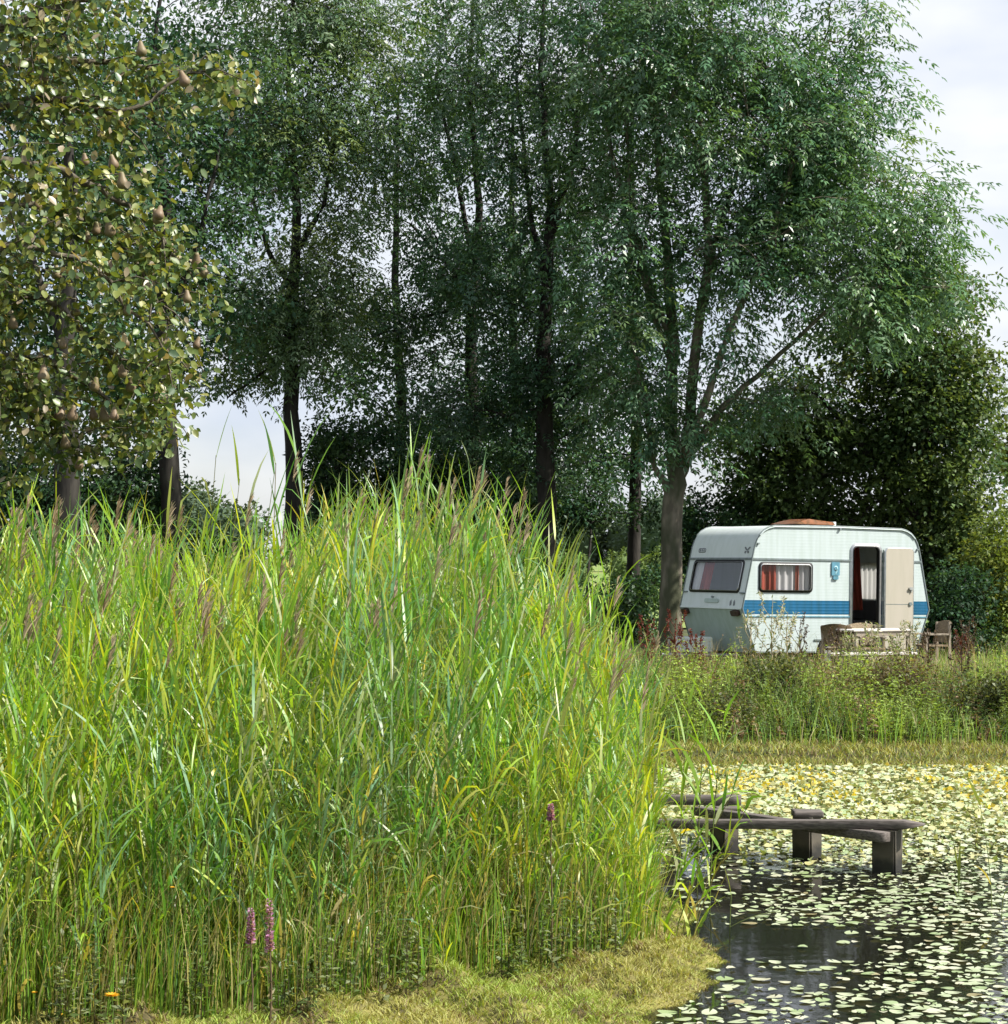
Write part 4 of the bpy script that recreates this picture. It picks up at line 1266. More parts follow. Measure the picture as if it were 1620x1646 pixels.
# yellow green floating mat at the foot of the far bank
g = Geo()
xy = scatter(18000, 1.3, 12, 13.35 * DS, 14.75 * DS); z = np.maximum(ground_z(xy[:, 0], xy[:, 1]), 0.0)
edge = (13.45 + 0.1 * np.sin(xy[:, 0] * 2.2) + 0.06 * np.sin(xy[:, 0] * 5.1)) * DS
k = xy[:, 1] > edge; xy, z = xy[k], z[k]
V, Q, C = blades(xy, z - 0.01, 0.05 + 0.07 * rng.random(len(xy)), 0.012 + 0.01 * rng.random(len(xy)), pick([(0.27, 0.30, 0.07), (0.36, 0.35, 0.10), (0.20, 0.25, 0.06), (0.22, 0.17, 0.08)], len(xy)), lean=0.8, seg=3)
g.add(V, Q, C)
o = link('moss_strip', g.mesh('moss_strip', M['herb']))
tag(o, 'yellowish strip of floating moss along the far shore', 'moss', kind='stuff')

# ------------------------------------------------------------------ single weeds on the bank
def one_plant(name, label, px, D, hgt, kind, group, cat='plant'):
    D = D * DS
    x = (px - 810) / F * D
    zb = gz(x, D)
    r = empty(name, (x, D, zb))
    tag(r, label, cat, group)
    if kind == 'dock':
        colr = np.array([0.13, 0.032, 0.022]); nb = 7
    elif kind == 'brown':
        colr = np.array([0.09, 0.06, 0.045]); nb = 8
    else:
        colr = np.array([0.42, 0.36, 0.24]); nb = 7
    gs, gl = Geo(), Geo()
    main = np.array([[[0, 0, -0.03], [0.01, 0, hgt * 0.35], [0.0, 0.01, hgt * 0.7], [0.02, 0, hgt]]])
    V, Q = tubes(main, np.array([[0.011, 0.009, 0.007, 0.003]]), 6); gs.add(V, Q, colr)
    tops = [np.array([0.02, 0, hgt])]
    starts = [np.array([0, 0, hgt * 0.5])]
    for k in range(nb):
        t0 = 0.3 + 0.55 * k / nb
        a = k * 2.4 + rng.random()
        s = np.array([0, 0, hgt * t0]); L = hgt * (0.5 - 0.3 * t0) * (0.8 + 0.4 * rng.random())
        e = s + np.array([math.cos(a) * L * 0.45, math.sin(a) * L * 0.45, L])
        m_ = (s + e) / 2 + np.array([math.cos(a), math.sin(a), -0.5]) * L * 0.12
        V, Q = tubes(np.array([[s, m_, e]]), np.array([[0.006, 0.005, 0.002]]), 4); gs.add(V, Q, colr)
        tops.append(e); starts.append(m_)
    for s, e in zip(starts, tops):
        n = 46 if kind == 'dock' else 26
        t = rng.random((n, 1))
        B = s + (e - s) * t + rng.normal(size=(n, 3)) * 0.012
        if kind == 'thistle':
            d = rdir(n, 0.4); ln = 0.03 + 0.06 * rng.random(n); wd = ln * 0.28
            cc = pick([(0.5, 0.46, 0.36), (0.32, 0.34, 0.2), (0.22, 0.27, 0.13)], n)
        else:
            d = rdir(n, 0.1); ln = 0.018 + 0.02 * rng.random(n); wd = ln * 0.9
            cc = colr[None] * (0.7 + 0.7 * rng.random((n, 1)))
        V, Q = leaves(B, d, rdir(n, 0.3), ln, wd); gl.add(V, Q, rep(cc, 4))
    n = 26
    B = np.stack([np.zeros(n), np.zeros(n), hgt * (0.05 + 0.5 * rng.random(n))], 1)
    d = rdir(n, 0.2); ln = 0.10 + 0.10 * rng.random(n)
    V, Q = leaves(B, d, rdir(n, 1.0), ln, ln * 0.25)
    gl.add(V, Q, rep(pick([(0.16, 0.17, 0.06), (0.3, 0.25, 0.13), (0.12, 0.15, 0.05)], n) if kind == 'thistle' else colr[None] * (0.6 + 0.8 * rng.random((n, 1))), 4))
    link('stem', gs.mesh('stem', M['dry']), r)
    link('foliage' if kind == 'thistle' else 'seed_head', gl.mesh('foliage', M['herb']), r)['kind'] = 'stuff'
    return r


GD, GT = 'dried red dock plants on the bank', 'pale tall weeds before the caravan'
one_plant('dock_plant', 'rusty red dock plant in the dark shade left of the ash trunk', 966, 18.2, 1.1, 'dock', GD)
one_plant('dock_plant', 'rusty red dock plant in front of the ash trunk foot', 1040, 18.8, 0.95, 'dock', GD)
one_plant('dock_plant', 'rusty red dock plant between ash trunk and caravan front', 1085, 18.6, 1.05, 'dock', GD)
one_plant('dock_plant', 'low red dock plant before the lower front panel of the caravan', 1118, 18.3, 0.75, 'dock', GD)
one_plant('dock_plant', 'red dock plant past the lone wicker chair by the dark shrub', 1545, 19.4, 0.7, 'dock', GD)
one_plant('dock_plant', 'brown dock stalks standing highest at the right by the dark shrub', 1556, 18.9, 0.95, 'brown', GD)
one_plant('dead_stalk', 'dark branching dead stalk before the blue stripe, under the side window', 1285, 17.9, 1.05, 'brown', None)
one_plant('tall_thistle', 'tallest pale thistle, its top at the side window sill', 1240, 17.6, 1.35, 'thistle', GT)
one_plant('tall_thistle', 'pale thistle left of the tallest one, against the caravan corner', 1206, 17.8, 1.12, 'thistle', GT)
one_plant('tall_thistle', 'pale thistle between the tallest one and the dead stalk', 1264, 17.7, 1.15, 'thistle', GT)
one_plant('tall_thistle', 'pale thistle in front of the table legs', 1365, 17.4, 0.85, 'thistle', GT)
one_plant('tall_thistle', 'pale thistle in front of the low plank bench', 1440, 17.2, 0.8, 'thistle', GT)
one_plant('dead_stalk', 'thin dark stalk on the bank right of the bench', 1545, 16.4, 0.95, 'brown', None)
one_plant('dead_stalk', 'brown branching stalk before the left end of the low bench', 1345, 17.6, 0.95, 'brown', None)
one_plant('tall_thistle', 'pale thistle standing before the table middle', 1400, 17.8, 0.95, 'thistle', GT)
one_plant('tall_thistle', 'pale thistle before the open caravan door leaf', 1462, 17.9, 0.95, 'thistle', GT)
one_plant('dead_stalk', 'brown stalk before the lone wicker chair', 1492, 17.6, 0.85, 'brown', None)
G3 = 'small bushes on the far bank'
HB = ((0.06, 0.08, 0.035), (0.12, 0.14, 0.05))
shrub('bank_bush', 'dark rounded bush on the bank below the dead stalk', 1255, 16.6, [blob(1238, 1105, 16.2, 34, 50, 0.7, 1), blob(1275, 1125, 16.0, 30, 28, 0.5, .5)], 46, 46, HB, G3, (0.06, 0.035), 0.16)
shrub('bank_bush', 'dark low bush at the shore left of the others', 1185, 15.4, [blob(1195, 1168, 15.0, 48, 30, 0.5, 1), blob(1170, 1150, 15.1, 20, 30, 0.4, .3)], 40, 46, HB, G3, (0.055, 0.035), 0.14)
shrub('bank_bush', 'brownish bush on the bank below the bench', 1420, 16.4, [blob(1410, 1115, 16.0, 35, 40, 0.6, 1), blob(1450, 1100, 16.1, 30, 42, 0.5, .7)], 44, 44, ((0.09, 0.075, 0.04), (0.14, 0.12, 0.055)), G3, (0.06, 0.03), 0.16)
shrub('bank_bush', 'dark bush on the bank at the right picture edge', 1580, 15.8, [blob(1600, 1130, 15.4, 35, 50, 0.6, 1), blob(1560, 1155, 15.3, 35, 30, 0.5, .6)], 44, 46, HB, G3, (0.06, 0.035), 0.16)

# ------------------------------------------------------------------ reed bed
TOPX = [-900, -300, 0, 60, 130, 200, 260, 300, 360, 420, 520, 600, 680, 760, 820, 870, 930, 980, 1040, 1100, 1150, 1200]
TOPY = [865, 855, 865, 858, 885, 875, 880, 885, 885, 865, 838, 798, 790, 818, 850, 900, 958, 1008, 1066, 1118, 1190, 1330]


def reed_geo(x, y, z, hgt, green, nl=13, plume=None, seg=6, wmul=1.0, lean=0.0):
    """arrays for n reeds: stem tubes, leaf ribbons (grouped n*nl), colours"""
    n = len(x)
    base = np.stack([x, y, z - 0.05], 1)
    az = rng.normal(0.3, 1.3, n)
    ld = np.stack([np.cos(az), np.sin(az)], 1) * (0.03 + 0.16 * rng.random((n, 1)) ** 1.5) + np.array([lean, 0])
    t = np.linspace(0, 1, 6)
    def at(tt):                                     # (n,m) -> points
        return base[:, None] + np.concatenate([ld[:, None] * (tt ** 2.2)[..., None] * hgt[:, None, None], (tt * 1.0)[..., None] * hgt[:, None, None]], 2)
    Ps = at(np.tile(t, (n, 1)))
    sv, sq = tubes(Ps, np.tile(0.0042 * (1.05 - 0.8 * t) if n > 1 else 0.005 * (1.05 - 0.5 * t), (n, 1)) * (0.8 + 0.4 * rng.random((n, 1))), 3)
    scol = np.repeat(mixcol((0.30, 0.26, 0.12), (0.14, 0.2, 0.05), rng.random(n)), 18, 0)
    # leaves
    tl = np.linspace(0.16, 0.985, nl)[None] + rng.normal(0, 0.025, (n, nl)); tl = np.clip(tl, 0.15, 0.995)
    B = at(tl).reshape(-1, 3)
    side = np.where(np.arange(nl) % 2 == 0, 0.0, math.pi)[None]
    la = (rng.random((n, 1)) * 6.283 + side + rng.normal(0, 0.5, (n, nl)))
    la = la.reshape(-1)
    outw = np.stack([np.cos(la) + 0.25 + lean * 2, np.sin(la) - 0.1, np.zeros_like(la)], 1); outw = unit(outw)
    L = (0.30 + 0.26 * rng.random((n, nl))) * (0.75 + 0.5 * np.sin(np.clip(tl, 0, 1) * 2.9)) * np.clip(hgt[:, None] / 2.0, 0.55, 1.15)
    L = L.reshape(-1)
    el0 = np.clip(rng.normal(1.17, 0.22, len(L)), 0.4, 1.52)            # start angle over horizontal
    bend = np.clip(rng.normal(0.7, 0.55, len(L)), -0.1, 2.3)
    tip_ = np.clip((tl.reshape(-1) - 0.7) / 0.25, 0, 1)
    el0 = el0 + (1.36 - el0) * 0.5 * tip_; bend = bend * (1 - 0.45 * tip_); L = L * (1 + 0.1 * tip_)
    kink = rng.random(len(L)) < 0.10
    s = np.linspace(0, 1, seg)
    ang = el0[:, None] - bend[:, None] * s[None] ** 1.4 - np.where(kink[:, None] & (s[None] > 0.5), 1.1, 0)
    dx = np.cos(ang); dz = np.sin(ang)
    st = 1.0 / (seg - 1)
    cx = np.concatenate([np.zeros((len(L), 1)), np.cumsum((dx[:, 1:] + dx[:, :-1]) / 2 * st, 1)], 1)
    cz = np.concatenate([np.zeros((len(L), 1)), np.cumsum((dz[:, 1:] + dz[:, :-1]) / 2 * st, 1)], 1)
    Pl = B[:, None] + outw[:, None] * (cx * L[:, None])[..., None] + np.array([0, 0, 1.0]) * (cz * L[:, None])[..., None]
    sidev = np.stack([-outw[:, 1], outw[:, 0], np.zeros(len(L))], 1)
    tw = rng.normal(0, 0.5, (len(L), 1)) + s[None] * rng.normal(0, 0.6, (len(L), 1))
    nrm = np.stack([-outw[:, None, 0] * dz, -outw[:, None, 1] * dz, dx], 2)
    Wv = sidev[:, None] * np.cos(tw)[..., None] + nrm * np.sin(tw)[..., None]
    wd = wmul * (0.0046 + 0.0056 * rng.random(len(L)))[:, None] * np.interp(s, [0, 0.12, 0.4, 0.75, 1], [0.45, 0.9, 1.0, 0.6, 0.03])[None]
    lv, lq = ribbons(Pl, Wv, wd)
    gcol = np.repeat(green, nl, 0) * (0.8 + 0.4 * rng.random((len(L), 1)))
    low = (tl.reshape(-1) < 0.42) & (rng.random(len(L)) < 0.45)
    gcol[low] = mixcol((0.36, 0.30, 0.08), (0.42, 0.36, 0.19), rng.random(low.sum()))
    yl = rng.random(len(L)) < 0.03
    gcol[yl] = np.array([0.5, 0.42, 0.05])
    pale = rng.random(len(L)) < 0.07
    gcol[pale] = mixcol((0.30, 0.38, 0.20), (0.40, 0.41, 0.22), rng.random(pale.sum()))
    lcol = np.repeat(gcol, seg * 2, 0)
    return (sv, sq, scol), (lv, lq, lcol, seg), at


def plume_geo(top, dirv, L, col):
    """feathery panicle: top (3,), many thin drooping strands"""
    n = 34
    t = rng.random(n)
    ax = unit(np.array([dirv]))[0]
    B = top + ax * (t * L * 0.75)[:, None]
    a = rng.random(n) * 6.283
    out = np.stack([np.cos(a) * 0.20 + 0.12, np.sin(a) * 0.20, np.full(n, 1.0)], 1)
    ln = L * (0.42 - 0.24 * t) * (0.7 + 0.6 * rng.random(n))
    s = np.linspace(0, 1, 4)
    Pt = B[:, None] + out[:, None] * (s[None, :, None] * ln[:, None, None]) + np.array([0.22, 0, -0.16]) * (s[None, :, None] ** 2 * ln[:, None, None])
    Wv = np.repeat(unit(np.cross(out, rdir(n)))[:, None], 4, 1)
    wd = np.tile(np.array([0.002, 0.0038, 0.0036, 0.0008]), (n, 1))
    V, Q = ribbons(Pt, Wv, wd)
    return V, Q, np.repeat(col[None] * (0.7 + 0.6 * rng.random((n, 1))), 8, 0)


GREENS = [(0.18, 0.35, 0.04), (0.25, 0.41, 0.045), (0.11, 0.27, 0.05), (0.36, 0.45, 0.045), (0.17, 0.33, 0.17), (0.30, 0.36, 0.12)]
GP = [.22, .22, .18, .14, .12, .12]
PLC = np.array([0.36, 0.26, 0.16])


def front_y(x):
    """front line of the reed stand"""
    return np.interp(x, [-8, -3, -1.0, -0.55, -0.25, 0.3, 0.8, 1.1, 1.4], [5.7, 5.85, 6.2, 6.45, 6.7, 6.9, 7.15, 7.6, 8.6]) * DS


n = 5800
yy = (5.8 + (12.2 - 5.8) * rng.random(n) ** 1.35) * DS
xx = rng.uniform(-1.0, 1.0, n)
lim_l = -0.50 * yy / DS - 0.2
xr = np.minimum(np.minimum(marsh_edge(yy) - 0.05, 1.25), (1038 - 810) / F * yy + 0.06 * rng.random(n))
xx = lim_l + (xr - lim_l) * (xx + 1) / 2
cn_ = np.sin(xx * 3.1 + 1.7 * np.sin(yy * 0.9)) + np.sin(xx * 7.7 - yy * 1.3) * 0.7 + np.sin(yy * 2.9 + xx) * 0.5
k = (yy > front_y(xx) + 0.03 * rng.normal(size=n)) & (rng.random(n) < np.clip(0.85 + 0.35 * cn_, 0.35, 1))
xx, yy = xx[k], yy[k]
zz = np.maximum(ground_z(xx, yy), -0.1)
pxs = 810 + xx / yy * F
topz = HC - (np.interp(pxs, TOPX, TOPY) - HOR) / F * yy
frac = np.clip(rng.normal(0.85, 0.12, len(xx)), 0.5, 1.06)
frontness = np.clip((yy - front_y(xx)) / 1.3 / DS, 0, 1)
frac *= 0.62 + 0.38 * frontness ** 0.7
edge_r = np.clip((marsh_edge(yy) - xx) / 0.5, 0, 1)
hgt = np.maximum((topz - zz) * frac - 0.18, 0.5)
plumed = (rng.random(len(xx)) < np.where(pxs < 330, 0.17, 0.08)) & (frac > 0.72)
hgt = hgt + 0.22 * plumed
green = pick(GREENS, len(xx), GP)
gn_ = np.clip(0.5 + 0.4 * np.sin(xx * 2.3 + 1.2 * np.sin(yy * 0.7)) + 0.3 * np.sin(xx * 5.9 - yy * 0.8), 0, 1)[:, None]
green = green * (np.array([0.92, 0.95, 1.05]) * (1 - gn_) + np.array([1.3, 1.14, 0.9]) * gn_)
blue = np.exp(-((pxs - 600) / 150) ** 2) * (rng.random(len(xx)) < 0.22)
green = green * (1 - blue[:, None]) + np.array([0.14, 0.22, 0.11]) * blue[:, None]
(sv, sq, sc), (lv, lq, lc, sg), at = reed_geo(xx, yy, zz, hgt, green, seg=5)
gs = Geo(); gs.add(sv, sq, sc); gs.add(lv, lq, lc)
o = link('reed_bed', gs.mesh('reed_bed', M['reed']))
tag(o, 'dense stand of tall green reeds filling the left bank', 'reeds', kind='stuff')
# plumes on part of the reeds
gp = Geo()
tops = at(np.ones((len(xx), 1)))[:, 0]
for i in np.where(plumed)[0]:
    V, Q, C = plume_geo(tops[i] - np.array([0, 0, 0.05]), np.array([0.15, 0, 1.0]), 0.22 + 0.1 * rng.random(), mixcol(PLC, (0.48, 0.39, 0.27), [rng.random()])[0])
    gp.add(V, Q, C)
o = link('reed_plumes', gp.mesh('reed_plumes', M['dry']))
tag(o, 'brownish feathery seed plumes scattered over the reed stand', 'reed plumes', kind='stuff')

# undergrowth at the foot of the reeds
g = Geo()
n = 26000
yy = (5.6 + 3.2 * rng.random(n) ** 1.7) * DS
xx = rng.uniform(-0.48, 0.2, n) * yy / DS
k = (yy > front_y(xx) - 0.2 * rng.random(n)) & (xx < np.minimum(marsh_edge(yy) - 0.05, (1060 - 810) / F * yy))
xy = np.stack([xx, yy], 1)[k]; z = np.maximum(ground_z(xy[:, 0], xy[:, 1]), 0.0)
V, Q, C = blades(xy, z, 0.3 + 0.85 * rng.random(len(xy)) ** 1.2, 0.0035 + 0.006 * rng.random(len(xy)),
                 pick([(0.17, 0.34, 0.045), (0.27, 0.41, 0.055), (0.44, 0.40, 0.15), (0.34, 0.30, 0.14), (0.10, 0.22, 0.05)], len(xy), [.30, .28, .18, .10, .14]), lean=0.2, seg=4)
g.add(V, Q, C)
n = 1500
yy = (5.7 + 1.6 * rng.random(n)) * DS; xx = rng.uniform(-0.46, 0.12, n) * yy / DS
k = (np.abs(yy - front_y(xx) - 0.1) < 0.5) & (np.sin(xx * 5.3) + np.sin(xx * 11.7 + 1) > -0.2)
xy = np.stack([xx, yy], 1)[k]; z = np.maximum(ground_z(xy[:, 0], xy[:, 1]), 0.0)
for a in herb_stems(xy, z, 0.18 + 0.4 * rng.random(len(xy)), pick([(0.14, 0.2, 0.06), (0.24, 0.28, 0.15), (0.10, 0.15, 0.05)], len(xy)), 18, 0.05, 0.026): g.add(*a)
o = link('reed_undergrowth', g.mesh('reed_undergrowth', M['reed']))
tag(o, 'thin grass and small leafy herbs at the foot of the reeds', 'undergrowth', kind='stuff')


# mossy floating mats in front of the reeds: a lumpy sheet that follows the shore, overgrown with short shoots
def mat_z(x, y, dd):
    m_ = 0.055 + 0.055 * (np.sin(x * 6.1 + 1.0) * np.sin(y * 3.9) + 0.6 * np.sin(x * 13 + y * 5) + 0.35 * np.sin(x * 27 - y * 11))
    return np.maximum(m_, 0.012) * np.clip(dd / 0.22, 0, 1) ** 0.7


def mat_edge(y):
    return marsh_edge(y) + 0.05 * np.sin(y * 4.7) + 0.035 * np.sin(y * 11 + 1) + 0.02 * np.sin(y * 29)


g = Geo()
n = 80000
yy = rng.uniform(10.6, 15.6, n); dd = rng.random(n) ** 1.4 * 3.2 - 0.03
xx = mat_edge(yy) - dd
k = yy < front_y(xx) + 0.9
xy = np.stack([xx, yy], 1)[k]; dd = dd[k]
mz = mat_z(xy[:, 0], xy[:, 1], np.maximum(dd, 0))
pt = np.sin(xy[:, 0] * 3.3 + 2.2 * np.sin(xy[:, 1] * 1.1)) * 0.5 + 0.5
cc = mixcol((0.37, 0.35, 0.11), (0.27, 0.37, 0.06), np.clip(pt + rng.normal(0, 0.3, len(pt)), 0, 1))
bz = np.sin(xy[:, 0] * 7.3 + 1.1 * np.sin(xy[:, 1] * 5)) * np.sin(xy[:, 1] * 3.7 + 0.5)
cc[rng.random(len(cc)) < np.where(bz > 0.3, 0.45, 0.08)] = np.array([0.19, 0.14, 0.06])
V, Q, C = blades(xy, mz - 0.012, (0.025 + 0.05 * rng.random(len(xy))) * (0.5 + 0.5 * np.clip(dd / 0.2, 0, 1)), 0.005 + 0.005 * rng.random(len(xy)), cc, lean=0.75, seg=3)
g.add(V, Q, C)
o = link('moss_mat', g.mesh('moss_mat', M['herb']))
tag(o, 'low yellow green moss mat between the reeds and the water', 'moss', kind='stuff')
ya = np.linspace(9.6, 16.0, 200); da = np.concatenate([[-0.25, -0.1, -0.03], np.linspace(0, 0.4, 14), np.linspace(0.45, 5.0, 60)])
Y, Dd = np.meshgrid(ya, da, indexing='ij')
X = mat_edge(Y) - Dd
Zm = np.where(Dd > 0, mat_z(X, Y, Dd) + 0.002, Dd * 1.2)
V = np.stack([X, Y, Zm], -1).reshape(-1, 3)
nd = len(da)
i = (np.arange(199)[:, None] * nd + np.arange(nd - 1)[None]).reshape(-1)
M['moss'] = noise_mat('moss_base', (0.13, 0.115, 0.04), (0.24, 0.22, 0.06), 22, 0.95, 0.8, c3=(0.07, 0.06, 0.025), scale2=6)
o = link('moss_bank', np_mesh('moss_bank', V, np.stack([i, i + 1, i + nd + 1, i + nd], -1), M['moss'], smooth=True))
tag(o, kind='structure')


# single reeds that can be picked out
def single_reed(px, D, hgt, label, group, plume=False, nl=9, zb=None, green=None, wmul=1.2, lean=0.0):
    D = D * DS
    x = (px - 810) / F * D
    zb = max(gz(x, D), -0.3) if zb is None else zb
    r = empty('reed', (x, D, zb))
    tag(r, label, 'reed', group)
    (sv, sq, sc), (lv, lq, lc, sg), at = reed_geo(np.array([0.0]), np.array([0.0]), np.array([0.0]), np.array([hgt]), np.array([green or GREENS[int(rng.integers(4))]]), nl, wmul=wmul, lean=lean)
    link('stem', np_mesh('stem', sv, sq, M['reed'], sc, smooth=True), r)
    for k in range(nl):
        a, b = k * sg * 2, (k + 1) * sg * 2
        link('leaf', np_mesh('leaf', lv[a:b], lq[k * (sg - 1):(k + 1) * (sg - 1)] - a, M['reed'], lc[a:b]), r)
    if plume:
        tp = at(np.ones((1, 1)))[0, 0]
        V, Q, C = plume_geo(tp - np.array([0, 0, 0.05]), np.array([0.15, 0, 1.0]), 0.34, PLC)
        link('plume', np_mesh('plume', V, Q, M['dry'], C), r)
    return r


def reed_h(px, py, D):
    D = D * DS
    x = (px - 810) / F * D
    return HC - (py - HOR) / F * D - gz(x, D)


GRJ, GRS, GRP = 'reeds standing beside the jetty', 'reeds rising against the sky gap', 'reeds with brown plumes at the left'
ORD = ['leftmost', 'second', 'third', 'fourth', 'fifth', 'sixth', 'seventh']


def reed_row(spots, phrase, group, dh=0.0, **kw):
    for k, (px, py, D) in enumerate(sorted(spots)):
        w_ = ORD[k] + (' from the left' if k else '')
        single_reed(px, D, reed_h(px, py, D) - dh, phrase.format(w_), group, **kw)


reed_row(((1092, 1190, 9.0), (1120, 1180, 8.6), (1140, 1250, 8.2)), 'broad leaved reed beside the jetty beams, {} of three', GRJ, nl=11, wmul=1.45, lean=0.06)
reed_row(((1092, 1290, 7.5), (1062, 1330, 7.25), (1045, 1270, 7.5), (1104, 1360, 7.3), (1078, 1400, 7.15), (1110, 1310, 7.75)), 'green reed leaning over the moss mat edge, {} of six', 'reeds at the moss mat edge', nl=10, wmul=1.35, lean=0.2)
reed_row(((318, 720, 8.2), (345, 760, 8.6), (388, 745, 8.0), (432, 735, 8.4), (478, 745, 8.1)), 'tall green reed against the bright sky gap, {} of five', GRS, nl=10)
reed_row(((38, 790, 7.8), (95, 810, 8.1), (112, 815, 8.3), (165, 790, 8.0), (10, 850, 7.6), (75, 880, 7.2), (195, 900, 7.4)), 'brown plumed reed at the left of the stand, {} of seven', GRP, 0.2, plume=True)
reed_row(((545, 800, 8.3), (590, 830, 8.0), (680, 770, 8.4), (757, 790, 8.3)), 'thinly plumed tall reed against the dark shrubs, {} of four', 'plumed reeds in the middle of the stand', 0.15, plume=True)
reed_row(((865, 850, 8.6), (936, 945, 8.9), (905, 940, 8.8)), 'tall reed on the falling edge of the stand, {} of three', 'reeds on the falling edge of the stand')


# stalks standing in open water
def shoot(px, py0, py1, label, nl=3):
    D = F * HC / (py0 - HOR)
    hgt = (py0 - py1) / F * D
    return single_reed(px, D / DS, hgt + 0.15, label, 'stalks in the open water', nl=nl, zb=-0.15, green=(0.16, 0.2, 0.06))


shoot(1595, 1460, 1285, 'tallest thin stalk rising from the pond at the right edge', 4)
shoot(1541, 1445, 1388, 'short leafy stalk in the pale lily pads right of the jetty', 4)
shoot(1608, 1480, 1430, 'short thin stalk below the tallest one at the right edge', 2)
shoot(1172, 1505, 1425, 'thin pale stalk in the dark water left below the jetty', 3)
for px, py1, w_ in ((1161, 1235, 'taller'), (1173, 1246, 'shorter')):
    shoot(px, 1330, py1, w_ + ' of two upright reed stubs behind the back beam of the jetty', 1)


# purple loosestrife
def loosestrife(px, D, hgt, sp, label):
    D = D * DS
    x = (px - 810) / F * D
    r = empty('loosestrife', (x, D, gz(x, D)))
    tag(r, label, 'flower', 'purple loosestrife among the reeds')
    pt = np.array([[[0, 0, -0.03], [0.01, 0, hgt * 0.4], [0, 0, hgt * 0.75], [0.01, 0, hgt]]])
    V, Q = tubes(pt, np.array([[0.006, 0.005, 0.004, 0.002]]), 5)
    link('stem', np_mesh('stem', V, Q, M['dry'], np.tile(np.array([0.14, 0.1, 0.06]), (len(V), 1))), r)
    n = 240
    t = rng.random(n); a = rng.random(n) * 6.283
    B = np.stack([np.cos(a) * 0.004, np.sin(a) * 0.004, hgt - sp * t], 1)
    lay = np.abs(np.sin(t * 38)) > 0.2
    ln = (0.012 + 0.014 * np.sqrt(t)) * np.where(lay, 1, 0.5)
    V, Q = leaves(B, np.stack([np.cos(a), np.sin(a), 0.3 + 0 * a], 1), rdir(n, 1), ln, ln * 0.7)
    C = pick([(0.48, 0.24, 0.43), (0.56, 0.32, 0.48), (0.36, 0.16, 0.32), (0.42, 0.30, 0.30)], n)
    link('flower_spike', np_mesh('flower_spike', V, Q, M['herb'], rep(C, 4)), r)
    n = 34
    B = np.stack([np.zeros(n), np.zeros(n), (hgt - sp) * rng.random(n)], 1)
    ln = 0.05 + 0.04 * rng.random(n)
    V, Q = leaves(B, rdir(n, 0.4), rdir(n, 1), ln, ln * 0.22)
    link('foliage', np_mesh('foliage', V, Q, M['herb'], rep(pick([(0.12, 0.17, 0.05), (0.2, 0.17, 0.08)], n), 4)), r)


def zl(py, D): return HC - (py - HOR) / F * D * DS
loosestrife(433, 5.9, zl(1408, 5.9) - 0.06, 0.27, 'taller purple loosestrife spike in the reed foot')
loosestrife(403, 5.95, zl(1425, 5.95) - 0.06, 0.18, 'shorter purple loosestrife spike left of the taller one')
loosestrife(885, 6.85, zl(1262, 6.85) - 0.06, 0.10, 'faded mauve loosestrife head high in the reeds near the jetty')


def yellow_flower(px, py, label, rad=0.022):
    D = float(front_y((px - 810) / F * 5.9 * DS)) - 0.2
    p = P(px, py, D / DS); zb = gz(p.x, p.y)
    r = empty('yellow_flower', (p.x, p.y, zb))
    tag(r, label, 'flower', 'small yellow flowers in front of the reeds')
    hgt = p.z - zb
    V, Q = tubes(np.array([[[0, 0, -0.02], [0.01, 0, hgt * 0.5], [0, 0, hgt]]]), np.array([[0.003, 0.003, 0.002]]), 5)
    link('stem', np_mesh('stem', V, Q, M['herb'], np.tile(np.array([0.12, 0.16, 0.05]), (len(V), 1))), r)
    n = 22
    a = np.arange(n) / n * 6.283 * 2
    B = np.tile(np.array([0, 0, hgt]), (n, 1))
    V, Q = leaves(B, np.stack([np.cos(a), np.sin(a), 0.35 + 0.3 * (a > 6.28)], 1), np.tile(np.array([0, 0, 1.0]), (n, 1)), np.full(n, rad), np.full(n, rad * 0.45))
    link('petals', np_mesh('petals', V, Q, M['herb'], np.tile(np.array([0.72, 0.42, 0.04]), (len(V), 1))), r)


yellow_flower(180, 1602, 'largest orange yellow flower low in the reed foot at the left', 0.042)
yellow_flower(56, 1596, 'small yellow flower nearest the left edge of the picture', 0.018)
yellow_flower(277, 1427, 'small yellow flower high up left of the loosestrife', 0.015)
yellow_flower(102, 1632, 'small yellow flower at the bottom edge between the other two', 0.018)


# ------------------------------------------------------------------ lily pads
def pad_mesh(r, seed, n=11):
    rr = np.random.default_rng(seed)
    a = np.linspace(0.22, 2 * np.pi - 0.22, n)
    rad = r * (1 + rr.normal(0, 0.04, n))
    rim = np.stack([np.cos(a) * rad, np.sin(a) * rad * 0.92, 0.004 * np.sin(a * 2 + rr.random() * 6) + 0.003], 1)
    V = np.concatenate([[[0, 0, 0.0]], rim])
    T = [(0, i, i + 1) for i in range(1, n)]
    return V, np.array(T)


def pad_density(px, py):
    far_ = np.clip((1420 - py) / 70, 0, 1)
    rgt = np.clip((px - 1330) / 220, 0, 1)
    bottom = np.clip((py - 1570) / 50, 0, 1)
    mid = 0.06 + 0.36 * rgt
    left_far = np.clip((px - 1180) / 90, 0.25, 1) * (py > 1330) + (py <= 1330)
    d = np.maximum(np.maximum(far_ * left_far, mid), bottom * (0.22 + 0.5 * rgt))
    d = np.where((py > 1490) & (py < 1545), d * np.clip((px - 1300) / 330, 0.08, 0.85), d)
    d = np.where((py > 1440) & (py < 1490) & (px > 1230), np.maximum(d, 0.5), d)
    return d


